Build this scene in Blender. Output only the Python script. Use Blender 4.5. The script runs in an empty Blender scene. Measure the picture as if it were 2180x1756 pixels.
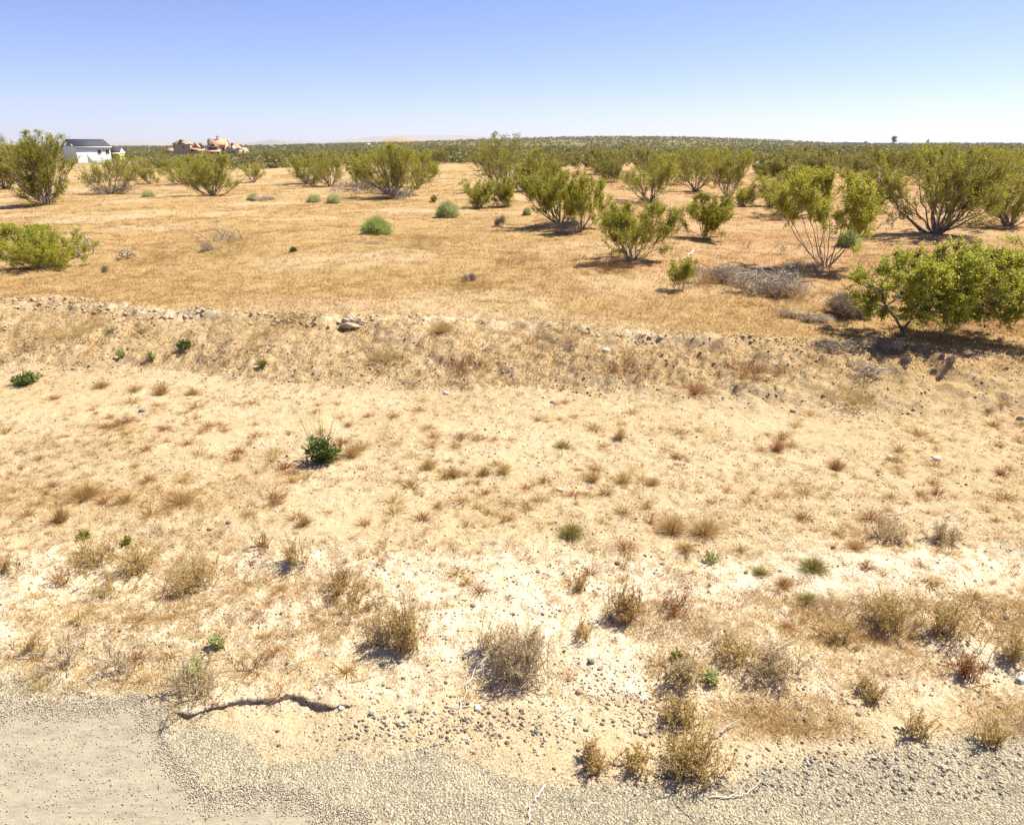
import bpy, math, random
import numpy as np
from mathutils import Vector
C = bpy.context.scene.collection
rad = math.radians

# ------------------------------------------------------------------ camera, sky, sun
F_PX, CX, CY = 1500.0, 1090.0, 878.0          # focal length and centre in pixels of the 2180x1756 photograph
PITCH = rad(20.75)
EYE = np.array([0.0, 0.0, 2.5])
cam_d = bpy.data.cameras.new('camera'); cam = bpy.data.objects.new('camera', cam_d); C.objects.link(cam)
cam.location = EYE; cam.rotation_euler = (math.pi/2 - PITCH, 0, 0)
cam_d.sensor_width = 36; cam_d.lens = 36*F_PX/2180; cam_d.clip_start = .05; cam_d.clip_end = 90000
bpy.context.scene.camera = cam

SUN_AZ = rad(62)      # clockwise from +Y (the view direction) towards +X
SUN_EL = rad(57)
world = bpy.data.worlds.new('World'); bpy.context.scene.world = world; world.use_nodes = True
wn = world.node_tree.nodes; wl = world.node_tree.links
sky = wn.new('ShaderNodeTexSky'); sky.sky_type = 'NISHITA'; sky.sun_disc = False
sky.sun_elevation = SUN_EL; sky.sun_rotation = SUN_AZ; sky.altitude = 0
sky.air_density = 0.7; sky.dust_density = 0.2; sky.ozone_density = 4.0
wt = wn.new('ShaderNodeMix'); wt.data_type = 'RGBA'; wt.blend_type = 'MULTIPLY'; wt.inputs[0].default_value = 1; wt.clamp_result = False
wt.inputs[7].default_value = (1.0, .89, 1.10, 1); wl.new(sky.outputs[0], wt.inputs[6]); wl.new(wt.outputs[2], wn['Background'].inputs[0])
wn['Background'].inputs[1].default_value = .078
sd = bpy.data.lights.new('sun', 'SUN'); sd.energy = 4.8; sd.angle = rad(.5); sd.color = (1, .95, .82)
sun = bpy.data.objects.new('sun', sd); C.objects.link(sun)
sv = Vector((math.sin(SUN_AZ)*math.cos(SUN_EL), math.cos(SUN_AZ)*math.cos(SUN_EL), math.sin(SUN_EL)))
sun.rotation_euler = sv.to_track_quat('Z', 'Y').to_euler(); sun.location = (40, 30, 60)
vs = bpy.context.scene.view_settings
vs.view_transform = 'Standard'; vs.look = 'None'; vs.exposure = 1.0; vs.gamma = 1; vs.use_curve_mapping = False
bpy.context.scene.render.engine = 'CYCLES'

# ------------------------------------------------------------------ helpers
def tag(o, label=None, cat=None, group=None, kind=None):
    if label: o['label'] = label
    if cat: o['category'] = cat
    if group: o['group'] = group
    if kind: o['kind'] = kind
    return o

def empty(name, loc=(0, 0, 0), rz=0):
    o = bpy.data.objects.new(name, None); C.objects.link(o)
    o.location = loc; o.rotation_euler = (0, 0, rz); o.empty_display_size = .2
    return o

class Geo:
    """collects triangles and quads, then links them as ONE mesh object"""
    def __init__(s): s.v = []; s.a = []; s.q = []; s.t = []; s.n = 0
    def add(s, v, quads=None, tris=None, a=None):
        v = np.asarray(v, float).reshape(-1, 3)
        if a is None: a = np.zeros(len(v))
        s.v.append(v); s.a.append(np.broadcast_to(np.asarray(a, float), (len(v),)))
        if quads is not None and len(quads): s.q.append(np.asarray(quads, np.int64).reshape(-1, 4) + s.n)
        if tris is not None and len(tris): s.t.append(np.asarray(tris, np.int64).reshape(-1, 3) + s.n)
        s.n += len(v); return s
    def mesh(s, name, mat, smooth=False, attrs=None):
        v = np.concatenate(s.v); a = np.concatenate(s.a)
        q = np.concatenate(s.q) if s.q else np.zeros((0, 4), np.int64)
        t = np.concatenate(s.t) if s.t else np.zeros((0, 3), np.int64)
        me = bpy.data.meshes.new(name)
        me.vertices.add(len(v)); me.vertices.foreach_set('co', v.astype(np.float32).ravel())
        loops = np.concatenate([q.ravel(), t.ravel()]).astype(np.int32)
        me.loops.add(len(loops)); me.loops.foreach_set('vertex_index', loops)
        me.polygons.add(len(q) + len(t))
        st = np.concatenate([np.arange(len(q))*4, len(q)*4 + np.arange(len(t))*3]).astype(np.int32)
        me.polygons.foreach_set('loop_start', st)
        if smooth: me.polygons.foreach_set('use_smooth', np.ones(len(st), bool))
        me.update(calc_edges=True)
        at = me.attributes.new('rnd', 'FLOAT', 'POINT'); at.data.foreach_set('value', a.astype(np.float32))
        for k, val in (attrs or {}).items():
            at = me.attributes.new(k, 'FLOAT', 'POINT'); at.data.foreach_set('value', val.astype(np.float32))
        me.materials.append(mat)
        return me
    def build(s, name, mat, parent=None, smooth=False, attrs=None, loc=None):
        o = bpy.data.objects.new(name, s.mesh(name, mat, smooth, attrs)); C.objects.link(o)
        if parent is not None: o.parent = parent
        if loc is not None: o.location = loc
        return o

def norm(a): return a/np.maximum(np.linalg.norm(a, axis=-1, keepdims=True), 1e-9)

def frames(d):
    d = norm(d); ref = np.where(np.abs(d[:, 2:3]) > .9, [[1., 0, 0]], [[0, 0, 1.]])
    s = norm(np.cross(d, ref)); return s, np.cross(s, d)

def add_segs(g, P0, P1, R0, R1, sides=3, a=0.0):
    """tapered prisms, all at once"""
    P0 = np.asarray(P0, float); P1 = np.asarray(P1, float); n = len(P0)
    if n == 0: return
    s, u = frames(P1 - P0); R0 = np.broadcast_to(R0, (n,)); R1 = np.broadcast_to(R1, (n,))
    an = np.arange(sides)*2*np.pi/sides
    ring = s[:, None]*np.cos(an)[None, :, None] + u[:, None]*np.sin(an)[None, :, None]
    v = np.concatenate([P0[:, None] + ring*R0[:, None, None], P1[:, None] + ring*R1[:, None, None]], 1)
    k = np.arange(sides); k2 = (k + 1) % sides
    f = np.stack([k, k2, k2 + sides, k + sides], 1)
    q = (f[None] + (np.arange(n)*2*sides)[:, None, None]).reshape(-1, 4)
    aa = np.repeat(np.broadcast_to(a, (n,)), 2*sides)
    g.add(v.reshape(-1, 3), quads=q, a=aa)

def add_poly(g, pts, r0, r1, sides=5, a=0.0):
    """a limb along a polyline with shared rings, closed at the ends"""
    pts = np.asarray(pts, float); n = len(pts)
    d = np.gradient(pts, axis=0); s, u = frames(d); r = np.linspace(r0, r1, n)
    an = np.arange(sides)*2*np.pi/sides
    v = pts[:, None] + (s[:, None]*np.cos(an)[None, :, None] + u[:, None]*np.sin(an)[None, :, None])*r[:, None, None]
    q = []
    for i in range(n - 1):
        for k in range(sides):
            k2 = (k + 1) % sides; q.append((i*sides + k, i*sides + k2, (i + 1)*sides + k2, (i + 1)*sides + k))
    t = [(0, k + 1, k) for k in range(1, sides - 1)] + [((n-1)*sides, (n-1)*sides + k, (n-1)*sides + k + 1) for k in range(1, sides - 1)]
    g.add(v.reshape(-1, 3), quads=q, tris=t, a=a)

def add_leaves(g, P, L, W, rng, up=None, a=None):
    """diamond leaves, random orientation"""
    n = len(P)
    if n == 0: return
    d = rng.normal(size=(n, 3))
    if up is not None: d = norm(d) + up
    s, u = frames(d); d = norm(d)
    L = (L*rng.uniform(.6, 1.3, n))[:, None]; W = (W*rng.uniform(.6, 1.3, n))[:, None]
    roll = rng.normal(size=n)[:, None]*.8; s2 = s*np.cos(roll) + u*np.sin(roll)
    v = np.stack([P, P + d*L*.5 + s2*W*.5, P + d*L, P + d*L*.5 - s2*W*.5], 1)
    if a is None: a = rng.random(n)
    g.add(v.reshape(-1, 3), quads=np.arange(n*4).reshape(-1, 4), a=np.repeat(a, 4))

def add_blades(g, P, D, L, W, rng, bend=.3, a=None):
    """bent narrow blades: a quad and a tip triangle"""
    n = len(P)
    if n == 0: return
    D = norm(D); s = norm(np.cross(D, rng.normal(size=(n, 3))))
    L = np.broadcast_to(L, (n,))[:, None]; W = np.broadcast_to(W, (n,))[:, None]
    out = D*[1, 1, 0]; drop = out*bend - np.array([0, 0, .35])*bend
    M = P + D*L*.55; T = P + D*L*.95 + drop*L*.6
    v = np.stack([P - s*W*.5, P + s*W*.5, M + s*W*.35, M - s*W*.35, T], 1)
    b = (np.arange(n)*5)[:, None]
    if a is None: a = rng.random(n)
    g.add(v.reshape(-1, 3), quads=b + [0, 1, 2, 3], tris=b + [3, 2, 4], a=np.repeat(a, 5))

def add_box(g, lo, hi, a=0.0):
    x0, y0, z0 = lo; x1, y1, z1 = hi
    v = [(x0,y0,z0),(x1,y0,z0),(x1,y1,z0),(x0,y1,z0),(x0,y0,z1),(x1,y0,z1),(x1,y1,z1),(x0,y1,z1)]
    g.add(v, quads=[(0,3,2,1),(4,5,6,7),(0,1,5,4),(1,2,6,5),(2,3,7,6),(3,0,4,7)], a=a)

# ------------------------------------------------------------------ noise
def _h(ix, iy, s):
    n = (ix.astype(np.int64)*374761393 + iy.astype(np.int64)*668265263 + s*1442695041) & 0xffffffff
    n = ((n ^ (n >> 13))*1274126177) & 0xffffffff
    n = ((n ^ (n >> 16))*2246822519) & 0xffffffff
    return ((n ^ (n >> 15)) & 0xffffff)/float(0xffffff)
def vn(x, y, s=0):
    ix = np.floor(x); iy = np.floor(y); fx = x - ix; fy = y - iy
    fx = fx*fx*fx*(fx*(fx*6 - 15) + 10); fy = fy*fy*fy*(fy*(fy*6 - 15) + 10)
    a = _h(ix, iy, s); b = _h(ix + 1, iy, s); c = _h(ix, iy + 1, s); d = _h(ix + 1, iy + 1, s)
    return (a*(1-fx) + b*fx)*(1-fy) + (c*(1-fx) + d*fx)*fy
def fbm(x, y, o=4, s=0, g=.5):
    r = 0; amp = 1; tot = 0
    for i in range(o):
        r = r + amp*vn(x*2**i + 17.3*i, y*2**i - 9.1*i, s + i); tot += amp; amp *= g
    return r/tot
def cells(x, y, s=0):
    ix = np.floor(x); iy = np.floor(y); best = np.full(np.shape(x), 9.)
    for dx in (-1, 0, 1):
        for dy in (-1, 0, 1):
            cx = ix + dx; cy = iy + dy
            px = cx + _h(cx, cy, s); py = cy + _h(cx, cy, s + 77)
            best = np.minimum(best, (px - x)**2 + (py - y)**2)
    return np.sqrt(best)
def sst(a, b, x):
    t = np.clip((x - a)/(b - a), 0, 1); return t*t*(3 - 2*t)

# ------------------------------------------------------------------ the lie of the land
cp, sp = math.cos(PITCH), math.sin(PITCH)
def ray(u, v):
    dx, dy = u - CX, -(v - CY)
    return np.array([dx, F_PX*cp + dy*sp, -F_PX*sp + dy*cp])
def at_z(u, v, z):
    d = ray(u, v); t = (z - 2.5)/d[2]; return EYE + d*t
def slope(u, v):
    d = ray(u, v); return d[0]/d[1], d[2]/d[1]
def curve(pts, z=0.0):
    w = np.array([at_z(u, v, z) for u, v in pts]); return w[:, 0], w[:, 1]
TOE = curve([(-500, 770), (0, 795), (300, 800), (600, 830), (900, 850), (1300, 862), (1700, 880), (2180, 895), (2700, 900)])
TOP = curve([(-500, 628), (0, 638), (150, 640), (300, 655), (450, 662), (700, 676), (1000, 676), (1200, 690), (1400, 712), (1700, 722), (1900, 730), (2180, 745), (2700, 750)], .34)
GRV = curve([(-900, 1300), (-300, 1340), (0, 1395), (200, 1445), (350, 1505), (500, 1560), (750, 1580), (1000, 1605), (1200, 1640), (1450, 1650), (1700, 1610), (2180, 1555), (2800, 1500)])
LEDGE = curve([(200, 1555), (355, 1512), (420, 1512), (480, 1492), (560, 1482), (625, 1470), (680, 1492), (750, 1500), (900, 1512), (1020, 1522)], .01)
RID = np.array([slope(u, v) for u, v in [(-900, 312), (0, 312), (300, 312), (540, 310), (760, 305), (900, 302), (1080, 295), (1180, 292.5), (1280, 290.5), (1400, 291), (1500, 293), (1630, 298), (1780, 304.5), (1900, 306), (2180, 305.5), (3000, 307)]])
RISE = .34
def land(x, y):
    x = np.asarray(x, float); y = np.asarray(y, float)
    r = np.hypot(x, y); ys = np.maximum(y, .01)
    # bank between the verge and the plain
    near = r < 60
    w = (fbm(x*1.1 + 3, y*1.1, 4, 5) - .5)*.75 + (fbm(x*5, y*5, 3, 8) - .5)*.22
    toe = np.interp(x, *TOE); top = np.interp(x, *TOP)
    t = np.clip((y + w*.55 - toe)/(top - toe), -1, 3)
    sc = .02 + .26*sst(.42, .62, fbm(x*.9 + 9, y*.5, 3, 6))
    prof = np.where(t < .8, (1 - sc)*sst(-.05, 1.05, t/.8), (1 - sc)*sst(-.05, 1.05, 1.0 + t*0) + sc*sst(.8, .98, t))
    prof = np.where(t < 0, 0, np.minimum(prof, 1))
    rise = RISE*(1 - .25*sst(2, 6, x))
    z = prof*rise
    # clods and gullies on the bank
    bk = sst(.0, .25, t)*(1 - sst(1.0, 1.25, t))
    cl = np.clip(.55 - cells(x*5.5 + fbm(x*9, y*9, 2, 3), y*5.5, 4), 0, 1)
    z = z + bk*((fbm(x*4, y*4, 4, 11) - .5)*.12 + cl*.06 + (fbm(x*12, y*12, 4, 12) - .5)*.085)
    # verge: hummocks of pale sand, smoother wash behind
    hb = sst(2.45 + .25*(x < -.2), 3.0, y)*(1 - sst(3.9, 4.7, y))
    z = z + hb*((fbm(x*1.6, y*2.2, 4, 21) - .45)*.14) + sst(3.2, 4.5, y)*(1 - bk)*(fbm(x*.9, y*.9, 4, 22) - .5)*.07*(1 - sst(14, 40, y))
    soft = sst(2.2, 2.8, y)
    z = z + soft*((fbm(x*7, y*7, 3, 23) - .5)*.03 + (fbm(x*24, y*24, 3, 24) - .5)*.022)*np.clip(14/ys, 0, 1)
    z = z + (fbm(x*22, y*22, 2, 25) - .5)*.006
    # plain: gentle hummocks
    pl = sst(1.0, 1.6, t)
    z = z + pl*((fbm(x*.35, y*.35, 4, 31) - .5)*.30*sst(9, 16, y) + (fbm(x*3, y*3, 3, 32) - .5)*.06)
    # washed-out ledge by the gravel
    yl = np.interp(x, *LEDGE) + (fbm(x*9, x*0 + 3, 4, 41) - .5)*.05
    ends = sst(LEDGE[0][1] - .02, LEDGE[0][1] + .12, x)*(1 - .8*sst(LEDGE[0][-3] - .25, LEDGE[0][-3] + .05, x))*(1 - sst(LEDGE[0][-1] - .2, LEDGE[0][-1], x))
    z = z - ends*.016*(.55 + .9*fbm(x*3, x*0, 2, 42))*(1 - sst(yl - .006, yl + .002, y))*sst(yl - .45, yl - .06, y)
    z = z + ends*.006*np.exp(-((y - yl - .05)/.07)**2)
    # land falling away to the left, rising to the long ridge ahead and right
    s = x/ys
    fall = (1 - sst(-.55, .05, s))
    z = z - fall*(.0112*np.clip(y - 12, 0, 150) + .005*np.clip(y - 162, 0, 150))
    zr = 2.5 + 1800*np.interp(s, RID[:, 0], RID[:, 1])
    rt = np.clip((y - 330)/(1800 - 330), 0, 1)
    base = np.where(y > 20, z, z)
    k = rt**1.25*(1.25 - .25*rt)
    z = base*(1 - sst(200, 900, y)) + (zr*k + (1 - k)*(-1.2 - 1.2*fall))*sst(200, 900, y)
    z = z + sst(500, 1500, y)*(1 - sst(1700, 2400, y))*(fbm(x*.004, y*.004, 4, 51) - .5)*3*sst(-.3, .1, s)
    # a bare knob on the skyline
    kx, kz = slope(848, 297)
    z = z + 11.5*np.exp(-((x - kx*1900)/48)**2 - ((y - 1900)/60)**2)*(1 - .25*fbm(x*.03, y*.03, 3, 52))
    z = z - sst(2000, 5000, y)*np.maximum(z + 14, 0)
    z = np.where(y < 1.5, z*sst(.3, 1.5, y), z)
    return z

def P(u, v, guess=0):
    d = ray(u, v); d = d/np.linalg.norm(d)
    t = np.geomspace(2, 6000, 2500); p = EYE + d*t[:, None]
    below = p[:, 2] < land(p[:, 0], p[:, 1])
    i = int(np.argmax(below)) if below.any() else len(t) - 1
    if i == 0: return p[0]
    tt = np.linspace(t[i-1], t[i], 30); p = EYE + d*tt[:, None]
    j = int(np.argmax(p[:, 2] < land(p[:, 0], p[:, 1]))); q = p[j].copy(); q[2] = float(land(q[0:1], q[1:2])[0]); return q
def mpp(p):           # metres per photo pixel at a point
    return (p[1]*cp + (2.5 - p[2])*sp)/F_PX

# ------------------------------------------------------------------ materials
def lin(r, g, b):
    f = lambda c: ((c/255 + .055)/1.055)**2.4 if c > 10 else c/255/12.92
    return (f(r), f(g), f(b), 1)
class NT:
    def __init__(s, name):
        s.m = bpy.data.materials.new(name); s.m.use_nodes = True; s.t = s.m.node_tree
        for n in list(s.t.nodes): s.t.nodes.remove(n)
        s.out = s.n('ShaderNodeOutputMaterial')
    def n(s, ty, **kw):
        o = s.t.nodes.new(ty)
        for k, v in kw.items(): setattr(o, k, v)
        return o
    def l(s, a, b): s.t.links.new(a, b)
    def val(s, sock, v):
        if isinstance(v, bpy.types.NodeSocket): s.l(v, sock)
        else: sock.default_value = v
    def mix(s, f, a, b, mode='MIX'):
        o = s.n('ShaderNodeMix', data_type='RGBA', blend_type=mode, clamp_factor=True)
        s.val(o.inputs[0], f); s.val(o.inputs[6], a); s.val(o.inputs[7], b); return o.outputs[2]
    def math(s, op, a, b=0.0, clamp=False):
        o = s.n('ShaderNodeMath', operation=op, use_clamp=clamp); s.val(o.inputs[0], a); s.val(o.inputs[1], b); return o.outputs[0]
    def noise(s, vec, scale, detail=4, rough=.5, dist=0.0):
        o = s.n('ShaderNodeTexNoise'); s.l(vec, o.inputs['Vector']); o.inputs['Scale'].default_value = scale
        o.inputs['Detail'].default_value = detail; o.inputs['Roughness'].default_value = rough; o.inputs['Distortion'].default_value = dist
        return o.outputs[0]
    def vor(s, vec, scale, out=0, rnd=1.0):
        o = s.n('ShaderNodeTexVoronoi'); s.l(vec, o.inputs['Vector']); o.inputs['Scale'].default_value = scale
        o.inputs['Randomness'].default_value = rnd; return o.outputs[out]
    def ramp(s, f, stops):
        o = s.n('ShaderNodeValToRGB'); s.val(o.inputs[0], f); e = o.color_ramp.elements
        e[0].position = stops[0][0]; e[0].color = stops[0][1]; e[1].position = stops[-1][0]; e[1].color = stops[-1][1]
        for p, c in stops[1:-1]: x = e.new(p); x.color = c
        return o.outputs[0]
    def map(s, f, a, b, c=0.0, d=1.0):
        o = s.n('ShaderNodeMapRange', clamp=True); s.val(o.inputs[0], f)
        for i, v in enumerate((a, b, c, d)): o.inputs[i + 1].default_value = v
        return o.outputs[0]
    def attr(s, name): return s.n('ShaderNodeAttribute', attribute_name=name).outputs['Fac']
    def pos(s): return s.n('ShaderNodeNewGeometry').outputs['Position']
    def obj(s): return s.n('ShaderNodeTexCoord').outputs['Object']
    def bump(s, h, strength, dist):
        o = s.n('ShaderNodeBump'); s.l(h, o.inputs['Height']); o.inputs['Strength'].default_value = strength; o.inputs['Distance'].default_value = dist
        return o.outputs[0]
    def surf(s, color, rough=.9, normal=None, spec=.2, trans=0.0):
        p = s.n('ShaderNodeBsdfPrincipled'); s.val(p.inputs['Base Color'], color); s.val(p.inputs['Roughness'], rough)
        p.inputs['Specular IOR Level'].default_value = spec
        if normal is not None: s.l(normal, p.inputs['Normal'])
        res = p.outputs[0]
        if trans:
            t = s.n('ShaderNodeBsdfTranslucent'); s.val(t.inputs[0], color)
            m = s.n('ShaderNodeMixShader'); m.inputs[0].default_value = trans
            s.l(p.outputs[0], m.inputs[1]); s.l(t.outputs[0], m.inputs[2]); res = m.outputs[0]
        s.l(res, s.out.inputs[0]); return s.m

def plant_mat(name, cols, trans=.35, spec=.25, rough=.6):
    """colour per leaf from the 'rnd' attribute, with a slow drift through the plant and between plants"""
    n = NT(name); r = n.attr('rnd')
    oi = n.n('ShaderNodeObjectInfo').outputs['Random']
    nz = n.noise(n.pos(), 2.2, 2)
    f = n.math('ADD', n.math('MULTIPLY', r, .6), n.math('MULTIPLY', nz, .55))
    f = n.math('ADD', f, n.math('MULTIPLY', n.math('SUBTRACT', oi, .5), .25))
    f = n.math('SUBTRACT', f, .08, True)
    k = len(cols); c = n.ramp(f, [(i/(k-1), col + (1,)) for i, col in enumerate(cols)])
    return n.surf(c, rough, None, spec, trans)

M = {}
M['creosote'] = plant_mat('creosote_leaf', [(.16, .155, .02), (.30, .285, .03), (.43, .40, .05), (.55, .50, .12)], .5)
M['creosote_far'] = plant_mat('creosote_leaf_far', [(.14, .14, .03), (.23, .215, .04), (.31, .28, .065), (.40, .35, .11)], .4)
M['scrub'] = plant_mat('far_scrub_leaf', [(.12, .115, .04), (.19, .175, .06), (.26, .235, .09), (.33, .29, .14)], .25)
M['creosote_near'] = plant_mat('creosote_leaf_near', [(.21, .22, .03), (.36, .36, .04), (.50, .48, .07), (.60, .56, .14)], .58)
M['dull_green'] = plant_mat('dull_green_grass', [(.26, .22, .06), (.38, .32, .10), (.52, .44, .18)], .3)
M['sage'] = plant_mat('sage_leaf', [(.38, .40, .15), (.54, .55, .25), (.64, .64, .34)], .35)
M['rabbit'] = plant_mat('rabbitbrush_leaf', [(.33, .37, .10), (.48, .53, .18), (.60, .65, .28)], .4)
M['green'] = plant_mat('weed_leaf', [(.05, .085, .012), (.10, .145, .025), (.18, .22, .05)], .25)
M['lime'] = plant_mat('young_leaf', [(.16, .17, .03), (.30, .28, .05), (.42, .38, .09)], .3)
M['flower'] = plant_mat('yellow_petal', [(.75, .62, .05), (.8, .7, .1)], .3)
M['straw'] = plant_mat('dry_grass', [(.30, .17, .06), (.46, .29, .11), (.58, .41, .18), (.66, .52, .29)], .35, .1, .8)
M['rust'] = plant_mat('rust_grass', [(.26, .12, .05), (.42, .21, .09), (.52, .31, .15)], .35, .1, .8)
M['olive'] = plant_mat('dry_olive', [(.37, .25, .09), (.52, .37, .145), (.64, .48, .21), (.72, .58, .32)], .3, .1, .8)
M['greytwig'] = plant_mat('grey_twig', [(.28, .22, .15), (.42, .34, .25), (.56, .48, .37)], .0, .1, .9)
M['bark'] = plant_mat('dark_bark', [(.14, .11, .085), (.23, .185, .15), (.36, .305, .26)], .0, .15, .85)
M['dead'] = plant_mat('bleached_wood', [(.2, .17, .14), (.36, .32, .28), (.55, .5, .44)], .0, .15, .85)
M['white_stick'] = plant_mat('bleached_stick', [(.6, .52, .42), (.72, .66, .56)], .0, .2, .7)

def ground_mat():
    n = NT('desert_ground'); p = n.pos()
    gravel, pale, lit, red, far, bank = [n.attr(k) for k in ('gravel', 'pale', 'litter', 'red', 'far', 'bank')]
    n1 = n.noise(p, 2.2, 6, .6); n2 = n.noise(p, 14, 5, .6); n3 = n.noise(p, 70, 4, .6)
    sand = n.ramp(n.math('ADD', n.math('MULTIPLY', n1, .5), n.math('MULTIPLY', n2, .5)),
                  [(.32, (.44, .325, .19, 1)), (.5, (.53, .405, .245, 1)), (.68, (.60, .475, .305, 1))])
    soil = n.ramp(n.math('ADD', n.math('MULTIPLY', n1, .5), n.math('MULTIPLY', n2, .5)), [(.32, (.40, .275, .145, 1)), (.5, (.49, .355, .20, 1)), (.68, (.56, .43, .265, 1))])
    sand = n.mix(bank, sand, soil)
    white = n.ramp(n2, [(.3, (.60, .48, .32, 1)), (.6, (.74, .62, .45, 1))])
    col = n.mix(n.map(n.math('ADD', pale, n.math('MULTIPLY', n.math('SUBTRACT', n2, .5), 1.2)), .35, .75), sand, white)
    # litter of dead grass
    straw = n.ramp(n3, [(.3, (.28, .175, .065, 1)), (.5, (.40, .26, .10, 1)), (.7, (.50, .35, .155, 1))])
    rust = n.ramp(n3, [(.3, (.24, .11, .05, 1)), (.5, (.42, .225, .105, 1)), (.7, (.54, .33, .17, 1))])
    litc = n.mix(n.map(n.math('ADD', red, n.math('MULTIPLY', n.math('SUBTRACT', n1, .5), 1.6)), .3, .8), straw, rust)
    lf = n.math('ADD', lit, n.math('MULTIPLY', n.math('SUBTRACT', n2, .5), 1.8))
    col = n.mix(n.math('MULTIPLY', n.map(lf, .35, .75), .8), col, litc)
    # dark specks: crumbs, twigs and grains on the sand, their tiny shadows painted in
    sc = n.n('ShaderNodeMapping'); n.l(p, sc.inputs[0]); sc.inputs['Scale'].default_value = (1, 1, .3)
    v1 = n.vor(sc.outputs[0], 46); v2 = n.vor(sc.outputs[0], 95)
    dens = n.noise(p, 1.3, 3, .6)
    sp1 = n.math('MULTIPLY', n.map(v1, .27, .14), n.map(dens, .36, .55))
    sp2 = n.math('MULTIPLY', n.map(v2, .34, .18), .8)
    nearf = n.math('SUBTRACT', 1.0, far, True)
    col = n.mix(n.math('MULTIPLY', n.math('MULTIPLY', sp1, .65), nearf), col, (.22, .135, .06, 1))
    col = n.mix(n.math('MULTIPLY', n.math('MULTIPLY', sp2, .7), nearf), col, (.24, .165, .09, 1))
    # chips of gravel
    gc = n.n('ShaderNodeTexVoronoi'); n.l(p, gc.inputs['Vector']); gc.inputs['Scale'].default_value = 100
    chip = n.ramp(n.n_sep(gc.outputs['Color']) if hasattr(n, 'n_sep') else gc.outputs['Color'],
                  [(.0, (.14, .13, .12, 1)), (.22, (.28, .245, .185, 1)), (.42, (.44, .38, .26, 1)), (.72, (.55, .475, .32, 1)), (1.0, (.68, .60, .44, 1))])
    gap = n.map(gc.outputs['Distance'], .42, .7)
    gcol = n.mix(n.math('MULTIPLY', gap, .55), chip, (.2, .165, .11, 1))
    gcol = n.mix(n.map(n.noise(p, 3.0, 5, .65), .50, .66, 0, .75), gcol, (.56, .46, .30, 1))
    gcol = n.mix(n.map(n2, .4, .75), gcol, n.mix(.5, gcol, (.52, .43, .29, 1)))
    gf = n.math('ADD', gravel, n.math('MULTIPLY', n.math('SUBTRACT', gc.outputs['Color'], .5), .75))
    gm = n.map(gf, .45, .6)
    col = n.mix(gm, col, gcol)
    # far scrub, seen as speckle on the slopes
    fn = n.n('ShaderNodeMapping'); n.l(p, fn.inputs[0]); fn.inputs['Scale'].default_value = (1, .33, 0)
    f1 = n.noise(fn.outputs[0], .16, 5, .75); f2 = n.noise(fn.outputs[0], .012, 3, .5)
    cover = n.map(n.math('ADD', f1, n.math('MULTIPLY', n.math('SUBTRACT', f2, .5), .5)), .36, .45)
    scr = n.ramp(f2, [(.35, (.115, .105, .04, 1)), (.65, (.17, .15, .06, 1))])
    col = n.mix(n.math('MULTIPLY', far, n.math('MULTIPLY', cover, n.math('SUBTRACT', 1.0, n.attr('bare'), True))), col, scr)
    col = n.mix(n.math('MULTIPLY', n.attr('bare'), .8), col, (.36, .24, .15, 1))
    h = n.math('ADD', n.math('MULTIPLY', n2, .6), n.math('MULTIPLY', n3, .35))
    h = n.math('ADD', h, n.math('MULTIPLY', n.noise(p, 190, 2, .5), .14))
    h = n.math('ADD', h, n.math('MULTIPLY', n.math('MULTIPLY', n.math('SUBTRACT', 1.0, gc.outputs['Distance'], True), gm), .3))
    h = n.math('ADD', h, n.math('MULTIPLY', n.map(v1, .25, .08), .1))
    return n.surf(col, .95, n.bump(h, 1.0, .035), .1)
M['ground'] = ground_mat()

def road_mat():
    n = NT('worn_road'); p = n.pos()
    mp = n.n('ShaderNodeMapping'); n.l(p, mp.inputs[0]); mp.inputs['Scale'].default_value = (1, 3.2, 1)
    a = n.noise(mp.outputs[0], 5, 3, .55, .4); b = n.noise(mp.outputs[0], 19, 3, .5)
    c = n.ramp(n.math('ADD', n.math('MULTIPLY', a, .55), n.math('MULTIPLY', b, .45)),
               [(.36, (.25, .215, .15, 1)), (.5, (.335, .285, .20, 1)), (.66, (.41, .345, .245, 1))])
    g = n.noise(p, 220, 2, .5); c = n.mix(n.map(g, .42, .6, 0, .4), c, (.24, .215, .17, 1)); v = n.vor(p, 120); c = n.mix(n.map(v, .3, .15, 0, .5), c, (.5, .45, .34, 1))
    return n.surf(c, .9, n.bump(g, .6, .006), .15)
M['road'] = road_mat()
def stone_mat(name, cols, rough=.85):
    n = NT(name); r = n.attr('rnd'); k = len(cols)
    c = n.ramp(r, [(i/max(k-1, 1), x + (1,)) for i, x in enumerate(cols)])
    nz = n.noise(n.obj(), 60, 3); c = n.mix(n.map(nz, .35, .7, 0, .35), c, (.3, .24, .17, 1))
    return n.surf(c, rough, n.bump(nz, .4, .004), .3)
M['stone'] = stone_mat('loose_stone', [(.09, .082, .075), (.18, .16, .14), (.32, .24, .17), (.5, .42, .3), (.7, .62, .5)])
M['gravel'] = stone_mat('gravel_stone', [(.12, .11, .10), (.32, .28, .21), (.48, .41, .28), (.58, .50, .35), (.70, .62, .47)])
M['stone_white'] = stone_mat('white_stone', [(.8, .76, .7), (.84, .8, .76)])
M['stone_brown'] = stone_mat('brown_stone', [(.16, .10, .07), (.24, .15, .11)])
M['stone_grey'] = stone_mat('grey_stone', [(.1, .1, .11), (.2, .2, .21)])
M['stone_red'] = stone_mat('red_stone', [(.34, .19, .15), (.42, .26, .2)])
M['clod'] = stone_mat('earth_clod', [(.42, .30, .18), (.50, .38, .24), (.58, .45, .31)], .95)
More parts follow.
